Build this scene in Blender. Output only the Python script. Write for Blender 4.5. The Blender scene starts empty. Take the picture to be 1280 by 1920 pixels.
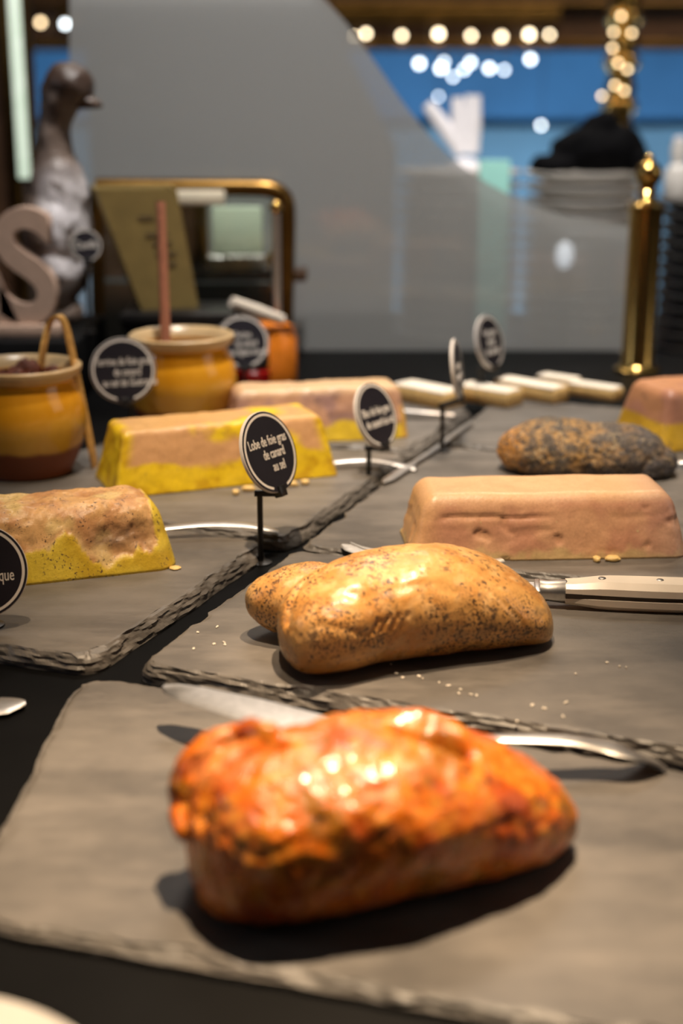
import bpy, bmesh, math, random
from mathutils import Vector, Matrix, noise
random.seed(7)
S = bpy.context.scene
COL = S.collection
R = math.radians

# ------------------------------------------------------------------ camera
FPX, TH, CH = 2700.0, R(16.5), 0.335          # focal length in pixels, pitch down, height over the slate tops
cam_d = bpy.data.cameras.new('camera')
cam = bpy.data.objects.new('camera', cam_d); COL.objects.link(cam)
cam.location = (0, 0, CH); cam.rotation_euler = (R(90) - TH, 0, 0)
cam_d.sensor_width = 36; cam_d.sensor_fit = 'AUTO'; cam_d.lens = FPX / 1920 * 36
cam_d.clip_start = 0.01; cam_d.clip_end = 60
cam_d.dof.use_dof = True; cam_d.dof.focus_distance = 0.97; cam_d.dof.aperture_fstop = 3.7
S.camera = cam

# ------------------------------------------------------------------ world and lights
w = bpy.data.worlds.new('world'); S.world = w; w.use_nodes = True
w.node_tree.nodes['Background'].inputs[0].default_value = (0.80, 0.86, 1.0, 1)
w.node_tree.nodes['Background'].inputs[1].default_value = 0.012
S.view_settings.view_transform = 'Standard'; S.view_settings.look = 'None'
S.view_settings.exposure = 0.0; S.view_settings.gamma = 1.0; S.view_settings.use_curve_mapping = False

def spot(name, loc, aim, power, col, size, blend, rad):
    d = bpy.data.lights.new(name, 'SPOT'); d.energy = power; d.color = col
    d.spot_size = R(size); d.spot_blend = blend; d.shadow_soft_size = rad
    o = bpy.data.objects.new(name, d); COL.objects.link(o); o.location = loc
    o.rotation_euler = (Vector(aim) - Vector(loc)).to_track_quat('-Z', 'Y').to_euler()
    return o
def area(name, loc, aim, power, col, sx, sy):
    d = bpy.data.lights.new(name, 'AREA'); d.energy = power; d.color = col
    d.shape = 'RECTANGLE'; d.size = sx; d.size_y = sy
    o = bpy.data.objects.new(name, d); COL.objects.link(o); o.location = loc
    o.rotation_euler = (Vector(aim) - Vector(loc)).to_track_quat('-Z', 'Y').to_euler()
    return o
WARM = (1.0, 0.74, 0.48)
spot('key_spot', (0.16, 0.95, 1.62), (-0.04, 0.585, 0), 310, WARM, 25, 1.0, 0.014)
spot('front_spot', (-0.10, 0.58, 1.75), (0.02, 1.10, 0), 190, (1.0, 0.77, 0.53), 25, 0.9, 0.025)
spot('back_spot', (0.45, 2.1, 1.7), (0.30, 1.45, 0), 45, WARM, 40, 0.8, 0.03)
spot('plates_spot', (0.75, 1.75, 2.2), (0.38, 2.45, 0.1), 60, (1.0, 0.90, 0.80), 30, 0.8, 0.08)  # added spot, brightens the stacked plates
spot('pane_spot', (0.10, 1.15, 2.35), (0.14, 2.0, 0.25), 330, (1.0, 0.95, 0.90), 54, 1.0, 0.10)  # added spot, brightens the grey veil of the guard pane
area('room_light', (0.1, 3.0, 2.1), (0.1, 1.2, 0.0), 14, (1.0, 0.88, 0.76), 1.0, 0.4)
area('wall_uplight', (0.5, 4.62, -0.80), (0.5, 5.3, 0.25), 62, (0.82, 0.93, 1.0), 4.4, 0.25)  # unseen light added low behind the counters to brighten the blue wall
area('wall_washer', (0.6, 3.9, 1.9), (0.8, 5.3, 0.2), 50, (1.0, 0.85, 0.65), 2.6, 0.3)  # unseen light added above to brighten the back wall
area('left_fill', (-2.4, 0.6, 1.0), (0, 1.2, 0.1), 4, (0.80, 0.88, 1.0), 0.4, 1.0)  # unseen fill added at the left, reflected in glaze and metal
area('right_fill', (2.6, 0.7, 1.1), (0.3, 1.5, 0.1), 6, (1.0, 0.92, 0.82), 1.2, 1.4)  # unseen fill added at the right, gives the brass something to reflect

# ------------------------------------------------------------------ photo pixel -> place
FW = Vector((0, math.cos(TH), -math.sin(TH))); UP = Vector((0, math.sin(TH), math.cos(TH)))
CAMP = Vector((0, 0, CH))
def ray(px, py): return FW + Vector((1, 0, 0)) * ((px - 640) / FPX) + UP * (-(py - 960) / FPX)
def P(px, py, z=0.0):
    d = ray(px, py); return CAMP + d * ((z - CH) / d.z)
def Q(px, py, Y):
    d = ray(px, py); return CAMP + d * (Y / d.y)

# ------------------------------------------------------------------ colour / materials
def lin(r, g, b):
    f = lambda c: (c/255/12.92) if c/255 <= 0.04045 else ((c/255 + 0.055)/1.055)**2.4
    return (f(r), f(g), f(b))
def mixc(a, b, t):
    t = max(0, min(1, t)); return tuple(a[i]*(1-t) + b[i]*t for i in range(3))
def sst(a, b, x):
    t = max(0, min(1, (x-a)/(b-a))); return t*t*(3-2*t)
def fr(p, s, o=3, seed=0.0):
    return noise.fractal(Vector((p[0]*s + seed, p[1]*s - seed, p[2]*s + 2*seed)), 1.0, 2.0, o)

MATS = {}
class NT:
    def __init__(s, name):
        s.m = bpy.data.materials.new(name); s.m.use_nodes = True; s.t = s.m.node_tree
        s.b = s.t.nodes['Principled BSDF']; MATS[name] = s.m
    def n(s, typ, **k):
        o = s.t.nodes.new(typ)
        for a, v in k.items(): setattr(o, a, v)
        return o
    def l(s, a, b): s.t.links.new(a, b)
    def coord(s, scale=(1, 1, 1), rot=0):
        c = s.n('ShaderNodeTexCoord'); m = s.n('ShaderNodeMapping')
        m.inputs['Scale'].default_value = scale; m.inputs['Rotation'].default_value = (0, 0, rot)
        s.l(c.outputs['Object'], m.inputs['Vector']); return m.outputs[0]
    def noise(s, vec, scale, detail=4, rough=.6):
        o = s.n('ShaderNodeTexNoise'); s.l(vec, o.inputs['Vector'])
        o.inputs['Scale'].default_value = scale; o.inputs['Detail'].default_value = detail
        o.inputs['Roughness'].default_value = rough; return o.outputs['Fac']
    def ramp(s, fac, p0, p1, c0=(0, 0, 0), c1=(1, 1, 1)):
        o = s.n('ShaderNodeValToRGB'); s.l(fac, o.inputs[0])
        e = o.color_ramp.elements; e[0].position = p0; e[1].position = p1
        e[0].color = (*c0, 1); e[1].color = (*c1, 1); return o.outputs[0]
    def mix(s, fac, a, b, mode='MIX'):
        o = s.n('ShaderNodeMix', data_type='RGBA', blend_type=mode)
        for inp, v in ((o.inputs[0], fac), (o.inputs[6], a), (o.inputs[7], b)):
            if hasattr(v, 'is_linked'): s.l(v, inp)
            elif isinstance(v, tuple): inp.default_value = (*v, 1)
            else: inp.default_value = v
        return o.outputs[2]
    def bump(s, h, strength, dist):
        o = s.n('ShaderNodeBump'); s.l(h, o.inputs['Height'])
        o.inputs['Strength'].default_value = strength; o.inputs['Distance'].default_value = dist
        s.l(o.outputs[0], s.b.inputs['Normal'])
    def set(s, **k):
        for a, v in k.items(): s.b.inputs[a.replace('_', ' ')].default_value = v
        return s.m

def plain(name, c, rough=.5, metal=0, var=.25, scale=60, bump=0.0, bdist=.0005, spec=.5, coat=0, emis=None, es=0):
    t = NT(name); v = t.coord()
    nz = t.noise(v, scale, 4)
    d = tuple(x*(1-var) for x in c); u = tuple(min(1, x*(1+var)) for x in c)
    t.l(t.ramp(nz, .3, .7, d, u), t.b.inputs['Base Color'])
    if bump: t.bump(t.noise(v, scale*3, 5), bump, bdist)
    t.set(Roughness=rough, Metallic=metal, Specular_IOR_Level=spec, Coat_Weight=coat)
    if emis: t.set(Emission_Color=(*emis, 1), Emission_Strength=es)
    return t.m

def vmat(name, rough, specks=None, bump=(300, .3, .0006), rvar=0.0, coat=0.0, spec=.5, sss=0.0):
    """colour from the mesh's own colour attribute, fine specks and relief from nodes"""
    t = NT(name); v = t.coord()
    a = t.n('ShaderNodeAttribute', attribute_name='Col'); c = a.outputs['Color']
    fine = t.noise(v, 450, 4, .7)
    c = t.mix(.5, c, t.ramp(fine, .3, .7, (.62, .60, .58), (1, 1, 1)), 'MULTIPLY')
    for (sc, lo, hi, colr, msc, mlo, mhi) in (specks or []):
        m1 = t.ramp(t.noise(v, sc, 3, .6), lo, hi)
        m2 = t.ramp(t.noise(v, msc, 3, .6), mlo, mhi)
        c = t.mix(t.mix(1.0, m1, m2, 'MULTIPLY'), c, colr)
    t.l(c, t.b.inputs['Base Color'])
    t.bump(t.noise(v, bump[0], 5, .65), bump[1], bump[2])
    if rvar:
        rr = t.n('ShaderNodeMapRange'); t.l(t.noise(v, 90, 4), rr.inputs[0])
        rr.inputs[1].default_value = .35; rr.inputs[2].default_value = .65
        rr.inputs[3].default_value = max(.05, rough-rvar); rr.inputs[4].default_value = rough+rvar
        t.l(rr.outputs[0], t.b.inputs['Roughness'])
    t.set(Coat_Weight=coat, Coat_Roughness=.15, Specular_IOR_Level=spec)
    if not rvar: t.set(Roughness=rough)
    if sss: t.set(Subsurface_Weight=sss, Subsurface_Radius=(.006, .003, .0015), Subsurface_Scale=1.0)
    return t.m

def slate_mat():
    t = NT('slate'); v = t.coord((1, 1, 1), R(20))
    vs = t.coord((9, 30, 20), R(21))
    big = t.noise(v, 9, 5, .6); st = t.noise(vs, 1, 6, .65); fine = t.noise(v, 180, 5, .7)
    c = t.mix(t.ramp(big, .35, .68), (.070, .063, .056), (.150, .135, .118))
    c = t.mix(t.ramp(st, .45, .75), c, (.190, .170, .150))
    scr = t.noise(t.coord((40, 7, 20), R(-15)), 1.6, 8, .75)
    c = t.mix(t.ramp(scr, .70, .80), c, (.26, .24, .22))
    t.l(c, t.b.inputs['Base Color'])
    rr = t.n('ShaderNodeMapRange'); t.l(st, rr.inputs[0])
    rr.inputs[3].default_value = .34; rr.inputs[4].default_value = .60
    t.l(rr.outputs[0], t.b.inputs['Roughness'])
    h = t.mix(.35, st, fine)
    t.bump(h, .30, .0016); t.set(Specular_IOR_Level=.5)
    return t.m
slate_mat()
plain('black_top', (.002, .002, .0022), .55, var=.3, scale=20, spec=.06)
plain('black_matte', (.005, .005, .0055), .55, var=.3, spec=.15)
plain('black_plastic', (.010, .009, .009), .35, var=.2)
plain('sign_black', (.014, .012, .017), .38, var=.15, scale=30)
plain('sign_white', lin(214, 205, 196), .6, var=.05)
plain('ink_white', lin(226, 218, 208), .6, var=.04)
plain('steel', (.66, .63, .60), .36, 1, var=.12, scale=200, bump=.05)
plain('satin_steel', (.70, .67, .63), .5, 1, var=.12, scale=200, bump=.05)
plain('rivet', (.35, .33, .31), .35, 1, var=.2)
plain('ivory', lin(226, 214, 198), .32, var=.06, scale=40)
plain('tang', (.06, .045, .035), .45, .6, var=.3)
plain('brass', (.62, .40, .12), .20, 1, var=.15, scale=30)
plain('brass_dark', (.20, .11, .03), .32, 1, var=.3, scale=25)
plain('bamboo', lin(196, 150, 80), .5, var=.25, scale=150, bump=.2)
plain('stick_wood', lin(186, 122, 92), .55, var=.15, scale=90)
plain('bread_crust', lin(226, 186, 118), .6, var=.25, scale=120, bump=.3)
plain('bread_crumb', lin(240, 228, 208), .7, var=.1, scale=150, bump=.3)
plain('chutney', lin(104, 46, 18), .42, var=.5, scale=140, bump=.6, bdist=.003)
plain('rim_glaze', lin(206, 176, 130), .3, var=.12, scale=60)
plain('letter_wood', lin(196, 166, 146), .6, var=.08, scale=80)
plain('olive_card', lin(150, 128, 74), .7, var=.12, scale=40)
plain('card_ink', lin(96, 80, 52), .7, var=.1)
plain('cream', lin(224, 214, 190), .5, var=.06)
plain('pale_green', lin(196, 208, 186), .5, var=.08, scale=15)
plain('porcelain', lin(206, 202, 196), .22, var=.06, scale=30)
plain('dark_porcelain', lin(74, 72, 70), .3, var=.15, scale=30)
plain('black_cloth', (.0025, .0025, .003), .85, var=.3, scale=80, bump=.3, spec=.05)
plain('white_cloth', lin(225, 222, 226), .8, var=.05, scale=60)
plain('orange_jam', lin(232, 130, 36), .25, var=.2, scale=40)
plain('red_jam', lin(150, 16, 12), .25, var=.3, scale=40)
plain('wall_blue', (.038, .155, .35), .55, var=.22, scale=1.6)
plain('wall_pale', (.10, .22, .34), .6, var=.25, scale=2.5)
plain('dark_wood', (.055, .026, .012), .4, var=.4, scale=12)
plain('gray_backing', (.30, .29, .28), .7, var=.06, scale=4)
plain('floor_tile', (.10, .09, .085), .4, var=.2, scale=3)
plain('ceiling_paint', (.45, .42, .38), .8, var=.05, scale=3)
plain('fat_crumb', lin(226, 192, 124), .5, var=.15, scale=200, bump=.4)
plain('salt', lin(226, 216, 200), .6, var=.15, scale=200)
plain('clay', lin(112, 54, 26), .55, var=.2, scale=70, bump=.25)
plain('bulb_warm', (.9, .8, .6), .4, emis=(1.0, .80, .52), es=11)
plain('bulb_white', (.9, .9, .9), .4, emis=(.86, .95, 1.0), es=8.5)
plain('bulb_dim', (.9, .8, .6), .4, emis=(1.0, .72, .40), es=7)
plain('glass_edge_glow', (.8, .9, .8), .4, emis=(.62, .80, .58), es=.62)
plain('reflection_glow', (.9, .9, .9), .4, emis=(.80, .90, 1.0), es=2.2)
plain('cord', (.02, .015, .01), .6)
plain('turquoise_glass', lin(150, 205, 196), .25, var=.08, scale=10)

def pot_mat():
    t = NT('pot_glaze'); v = t.coord((1, 1, 1))
    c = t.n('ShaderNodeTexCoord'); sx = t.n('ShaderNodeSeparateXYZ'); t.l(c.outputs['Object'], sx.inputs[0])
    nz = t.noise(v, 25, 3); ad = t.n('ShaderNodeMath', operation='MULTIPLY_ADD')
    t.l(nz, ad.inputs[0]); ad.inputs[1].default_value = .012; t.l(sx.outputs['Z'], ad.inputs[2])
    up = t.ramp(ad.outputs[0], .0335, .0350)
    glaze = t.ramp(t.noise(t.coord((1, 1, .4)), 28, 3), .35, .65, lin(196, 132, 18), lin(226, 170, 60))
    pale = t.ramp(ad.outputs[0], .052, .066, lin(206, 160, 70), lin(222, 152, 24))
    g = t.mix(.6, glaze, pale)
    t.l(t.mix(up, lin(126, 62, 26), g), t.b.inputs['Base Color'])
    rm = t.n('ShaderNodeMapRange'); t.l(up, rm.inputs[0]); rm.inputs[3].default_value = .5; rm.inputs[4].default_value = .12
    t.l(rm.outputs[0], t.b.inputs['Roughness']); t.bump(t.noise(v, 90, 4), .12, .001)
    return t.m
pot_mat()

def goose_mat():
    return vmat('goose_wood', .5, [(70, .52, .62, lin(86, 72, 62), 30, .45, .6)], (80, .4, .002), .1)
goose_mat()

def glass_mat(name, tint, veil, veilcol, rough=.05):
    t = NT(name); nt = t.t; out = nt.nodes['Material Output']
    tr = t.n('ShaderNodeBsdfTransparent'); tr.inputs[0].default_value = (*tint, 1)
    df = t.n('ShaderNodeBsdfDiffuse'); df.inputs[0].default_value = (*veilcol, 1)
    tl = t.n('ShaderNodeBsdfTranslucent'); tl.inputs[0].default_value = (*veilcol, 1)
    gl = t.n('ShaderNodeBsdfGlossy'); gl.inputs['Roughness'].default_value = rough
    m0 = t.n('ShaderNodeMixShader'); m0.inputs[0].default_value = .5; t.l(df.outputs[0], m0.inputs[1]); t.l(tl.outputs[0], m0.inputs[2])
    m1 = t.n('ShaderNodeMixShader'); m1.inputs[0].default_value = veil; t.l(tr.outputs[0], m1.inputs[1]); t.l(m0.outputs[0], m1.inputs[2])
    fn = t.n('ShaderNodeFresnel'); fn.inputs[0].default_value = 1.45
    m2 = t.n('ShaderNodeMixShader'); t.l(fn.outputs[0], m2.inputs[0]); t.l(m1.outputs[0], m2.inputs[1]); t.l(gl.outputs[0], m2.inputs[2])
    t.l(m2.outputs[0], out.inputs['Surface']); return t.m
glass_mat('reflection_veil', (1, 1, 1), .56, (.66, .67, .66))  # grey diffuse veil paints the ceiling reflection into the glass
glass_mat('clear_glass', (.93, .97, .94), .03, (.5, .55, .5))

vmat('paprika', .30, [(160, .58, .66, (.17, .026, .006), 40, .46, .62), (230, .60, .66, (.05, .035, .012), 60, .45, .6)],
     (170, .55, .0022), .10, coat=.35)
vmat('peppered_tan', .36, [(560, .535, .575, (.07, .04, .025), 26, .46, .57), (300, .57, .62, (.10, .055, .03), 70, .47, .6), (170, .56, .62, (.12, .07, .035), 45, .5, .62)],
     (260, .30, .0010), .10, coat=.1)
vmat('peppercorn', .55, [(260, .48, .58, (.035, .03, .03), 40, .25, .5), (300, .56, .62, (.40, .30, .16), 60, .40, .6)], (220, .9, .003), .1)
vmat('pink_pate', .42, [(330, .66, .70, (.58, .44, .22), 60, .52, .62)], (160, .35, .0012), .08)
vmat('fat_yellow', .38, [(360, .64, .68, (.25, .14, .06), 70, .52, .62)], (150, .25, .0010), .08)
vmat('fat_peppered', .42, [(420, .585, .64, (.10, .055, .035), 60, .42, .6)], (220, .45, .0014), .08)
vmat('pate_soft', .42, [(240, .60, .68, (.16, .10, .08), 50, .48, .6)], (160, .3, .0012), .08)

# ------------------------------------------------------------------ object helpers
def tag(o, label, cat, group=None, kind=None):
    o['label'] = label
    if cat: o['category'] = cat
    if group: o['group'] = group
    if kind: o['kind'] = kind
    return o
def thing(name, label, cat, loc=(0, 0, 0), rz=0, group=None):
    o = bpy.data.objects.new(name, None); COL.objects.link(o); o.empty_display_size = .02
    o.location = loc; o.rotation_euler = (0, 0, rz); return tag(o, label, cat, group)
def struct(o):
    o['kind'] = 'structure'; return o

class MB:
    def __init__(s): s.v = []; s.f = []
    def add(s, vs, fs, M=None):
        o = len(s.v); s.v += [tuple(M @ Vector(v)) if M else tuple(v) for v in vs]
        s.f += [tuple(i+o for i in f) for f in fs]; return s
    def box(s, c, d, M=None, bev=0, seg=2):
        bm = bmesh.new(); bmesh.ops.create_cube(bm, size=1)
        for v in bm.verts: v.co = Vector((c[0] + v.co.x*d[0], c[1] + v.co.y*d[1], c[2] + v.co.z*d[2]))
        if bev: bmesh.ops.bevel(bm, geom=bm.edges[:], offset=bev, segments=seg, profile=.5, affect='EDGES')
        bm.verts.index_update(); s.add([v.co for v in bm.verts], [[v.index for v in f.verts] for f in bm.faces], M); bm.free(); return s
    def lathe(s, prof, n=40, c=(0, 0, 0), M=None):
        vs = []; fs = []; k = len(prof)
        for i in range(n):
            a = 2*math.pi*i/n
            for (r, z) in prof: vs.append((c[0] + r*math.cos(a), c[1] + r*math.sin(a), c[2] + z))
        for i in range(n):
            j = (i+1) % n
            for q in range(k-1): fs.append((i*k+q, j*k+q, j*k+q+1, i*k+q+1))
        return s.add(vs, fs, M)
    def tube(s, path, rad, n=14, flat=None, M=None):
        """flat=(direction) keeps the section's first axis along it; rad may be (a, b) per point"""
        path = [Vector(p) for p in path]; L = len(path); vs = []; fs = []; ref = None
        for i, p in enumerate(path):
            t = (path[min(i+1, L-1)] - path[max(i-1, 0)]).normalized()
            if flat: a = Vector(flat); a = (a - t*a.dot(t)).normalized()
            else:
                a = ref if ref else (Vector((0, 0, 1)) if abs(t.z) < .9 else Vector((1, 0, 0)))
                a = (a - t*a.dot(t)).normalized(); ref = a
            b = t.cross(a); r = rad[i] if isinstance(rad, list) else rad
            ra, rb = r if isinstance(r, tuple) else (r, r)
            for k in range(n):
                q = 2*math.pi*k/n; vs.append(p + a*(ra*math.cos(q)) + b*(rb*math.sin(q)))
        for i in range(L-1):
            for k in range(n):
                fs.append((i*n+k, i*n+(k+1) % n, (i+1)*n+(k+1) % n, (i+1)*n+k))
        fs.append(tuple(range(n-1, -1, -1))); fs.append(tuple((L-1)*n+k for k in range(n)))
        return s.add(vs, fs, M)
    def ball(s, c, r, n=12, M=None):
        r = r if isinstance(r, tuple) else (r, r, r)
        prof = [(math.sin(math.pi*i/n), -math.cos(math.pi*i/n)) for i in range(n+1)]
        mb = MB(); mb.lathe(prof, n*2)
        return s.add([(c[0]+v[0]*r[0], c[1]+v[1]*r[1], c[2]+v[2]*r[2]) for v in mb.v], mb.f, M)
    def prism(s, poly, h0, h1, M=None):
        n = len(poly); vs = [(x, y, h0) for x, y in poly] + [(x, y, h1) for x, y in poly]
        fs = [tuple(range(n-1, -1, -1)), tuple(range(n, 2*n))] + [(i, (i+1) % n, n+(i+1) % n, n+i) for i in range(n)]
        return s.add(vs, fs, M)
    def mesh(s, name, mat, smooth=True):
        me = bpy.data.meshes.new(name); me.from_pydata(s.v, [], s.f)
        bm = bmesh.new(); bm.from_mesh(me); bmesh.ops.remove_doubles(bm, verts=bm.verts, dist=1e-6)
        bmesh.ops.recalc_face_normals(bm, faces=bm.faces); bm.to_mesh(me); bm.free()
        me.materials.append(MATS[mat])
        if smooth:
            me.polygons.foreach_set('use_smooth', [True]*len(me.polygons))
            try: me.set_sharp_from_angle(angle=R(38))
            except Exception: pass
        return me
    def build(s, name, mat, parent=None, loc=None, rz=0, smooth=True):
        o = bpy.data.objects.new(name, s.mesh(name, mat, smooth)); COL.objects.link(o)
        if parent: o.parent = parent
        if loc is not None: o.location = loc; o.rotation_euler = (0, 0, rz)
        return o

def smooth_path(pts, n=8):
    pts = [Vector(p) for p in pts]; out = []
    for i in range(len(pts)-1):
        p0, p1, p2, p3 = pts[max(i-1, 0)], pts[i], pts[i+1], pts[min(i+2, len(pts)-1)]
        for k in range(n):
            t = k/n
            out.append(.5*((2*p1) + (-p0+p2)*t + (2*p0-5*p1+4*p2-p3)*t*t + (-p0+3*p1-3*p2+p3)*t**3))
    return out + [pts[-1]]

def paint(me, fn):
    ca = me.color_attributes.new('Col', 'FLOAT_COLOR', 'POINT'); arr = []
    for v in me.vertices: arr += [*fn(v.co, v.normal), 1.0]
    ca.data.foreach_set('color', arr)

# ------------------------------------------------------------------ setting: the counter and the room
AX = R(-20.8)                                   # the counter runs away to the right of the view
O = P(237, 1251)                                # corner where the slates meet
EU = Vector((math.cos(AX), math.sin(AX), 0)); EV = Vector((-math.sin(AX), math.cos(AX), 0))
def UV(u, v): return O + EU*u + EV*v
def fromuv(pt): d = pt - O; return (d.dot(EU), d.dot(EV))
ZC = -.012                                      # counter top under the slates
FLOOR = -.93

mb = MB(); mb.box((0, 2.6, FLOOR-.05), (9, 8, .1)); struct(mb.build('floor', 'floor_tile'))
mb = MB(); mb.box((0, 2.6, 2.65), (9, 8, .1)); struct(mb.build('ceiling', 'ceiling_paint'))
mb = MB(); mb.box((0, 5.35, .85), (9, .1, 3.6)); struct(mb.build('wall_back', 'wall_blue'))
mb = MB(); mb.box((-2.6, 2.6, .85), (.1, 8, 3.6)); struct(mb.build('wall_left', 'dark_wood'))
mb = MB(); mb.box((3.2, 2.6, .85), (.1, 8, 3.6)); struct(mb.build('wall_right', 'dark_wood'))

ct = thing('serving_counter', 'long black serving counter carrying the slate boards', 'counter', (0, 0, 0))
M = Matrix.Translation(O) @ Matrix.Rotation(AX, 4, 'Z')
mb = MB(); mb.box((.10, .435, ZC-.02), (2.10, 1.63, .04), M, .004); mb.build('worktop', 'black_top', ct)
mb = MB(); mb.box((.10, .435, (ZC-.04+FLOOR)/2), (2.02, 1.55, ZC-.04-FLOOR+.002), M); mb.build('base_cabinet', 'black_matte', ct)

def slate(label, poly, ztop, thick, seed, rc=.022, depth=1.0):
    n = len(poly); pts = []
    for i in range(n):
        a, b, c = Vector(poly[i-1]), Vector(poly[i]), Vector(poly[(i+1) % n])
        d1 = (a-b).normalized()*rc; d2 = (c-b).normalized()*rc
        for k in range(7):
            t = k/6; pts.append((b+d1)*(1-t)**2 + b*2*t*(1-t) + (b+d2)*t*t)
    out = []
    for i in range(len(pts)):
        a, b = pts[i], pts[(i+1) % len(pts)]; m = max(1, int((b-a).length/.0022))
        for k in range(m): out.append(a.lerp(b, k/m))
    N = len(out); nor = []; area2 = sum(out[i].x*out[(i+1) % N].y - out[(i+1) % N].x*out[i].y for i in range(N))
    sg = 1 if area2 > 0 else -1
    for i in range(N):
        t = (out[(i+3) % N]-out[i-3]).normalized(); nor.append(Vector((-t.y, t.x))*sg)
    cx = sum((p.x for p in out))/N; cy = sum((p.y for p in out))/N
    lev = [(.0085, 0.0, .0), (.0062, -.0001, .0020), (.0050, -.0010, .0018), (.0042, -.0022, .0018), (.0032, -.0036, .0018), (.0026, -.0050, .0018), (.0018, -.0066, .0016), (.0012, -.0084, .0016), (.0008, -.0102, .0014), (.0008, -thick, .0006)]
    vs = []; fs = []
    for k, (ins, z, amp) in enumerate(lev):
        for i, p in enumerate(out):
            q = Vector((p.x, p.y, seed))
            wob = noise.noise(q*14)*.0022 + noise.noise(q*40)*.0008
            lay = noise.noise(Vector((p.x*55, p.y*55, seed*3 + k*.9)))*amp + noise.noise(Vector((p.x*170, p.y*170, seed + k*.7)))*amp*.6
            bite = max(0, noise.noise(q*30 + Vector((7, 3, k*.10))) - .18)*.011*depth*(1 if k else 0)*sst(9, 2, k)
            d = max(ins + wob + lay*depth + bite, .0) if k else .0080 + max(0, wob)*.5 + max(0, noise.noise(q*30 + Vector((7, 3, .1))) - .18)*.009*depth
            zz = z*thick/.012
            if 0 < k < len(lev)-1: zz += noise.noise(Vector((p.x*110, p.y*110, seed+5+k*.8)))*.0007
            zz = min(zz, -.0001 if k else 0)
            vs.append((p.x + nor[i].x*d - cx, p.y + nor[i].y*d - cy, max(zz, -thick)))
    L = len(lev)
    for k in range(L-1):
        for i in range(N):
            j = (i+1) % N; fs.append((k*N+i, k*N+j, (k+1)*N+j, (k+1)*N+i))
    fs.append(tuple(range(N))); fs.append(tuple((L-1)*N+i for i in range(N-1, -1, -1)))
    mb = MB(); mb.v = vs; mb.f = fs
    o = mb.build('slate_board', 'slate', None, (cx, cy, ztop), 0, smooth=False)
    return tag(o, label, 'slate board', 'slate serving boards')
xy = lambda v: (v.x, v.y)
ZF = -.0055                                      # front slate lies a little lower
fl = P(-250, 1705, ZF); frr = P(1900, 2065, ZF)
bl = UV(-.032, -.004); brr = UV(.62, -.004)
slate('front slate board under the orange spiced lobe', [xy(P(-90, 1725, ZF)), xy(P(1750, 2045, ZF)), xy(brr), xy(bl)], ZF, .0065, 1.3, .034, 1.0)
slate('slate board under the tan peppered lobe and the white-handled knife', [xy(UV(0, .004)), xy(UV(.62, .004)), xy(UV(.62, .252)), xy(UV(.002, .252))], 0, .012, 4.7, .019)
slate('slate board under the loaf with a peeled yellow fat edge', [xy(P(178, 1238)), xy(P(513, 1013)), xy(UV(-.42, .27)), xy(UV(-.45, -.012))], 0, .012, 9.1, .019)
slate('slate board under the yellow fat-coated loaf', [xy(UV(-.007, .272)), xy(UV(-.005, .560)), xy(UV(-.305, .560)), xy(UV(-.305, .455)), xy(UV(-.42, .440)), xy(UV(-.42, .276))], 0, .012, 13.9, .019)
slate('slate board under the blackened pepper-crusted lobe', [xy(UV(.002, .256)), xy(UV(.62, .256)), xy(UV(.62, .60)), xy(UV(.004, .60))], 0, .012, 17.3, .019)
slate('slate board under the grey-pink loaf and the pots', [xy(UV(-.006, .566)), xy(UV(-.004, .785)), xy(UV(-.305, .785)), xy(UV(-.305, .566))], 0, .012, 21.3, .019)
slate('slate board beneath the toasted bread fingers', [xy(UV(.004, .606)), xy(UV(.62, .606)), xy(UV(.62, .84)), xy(UV(.004, .84))], 0, .012, 25.3, .019)

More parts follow.
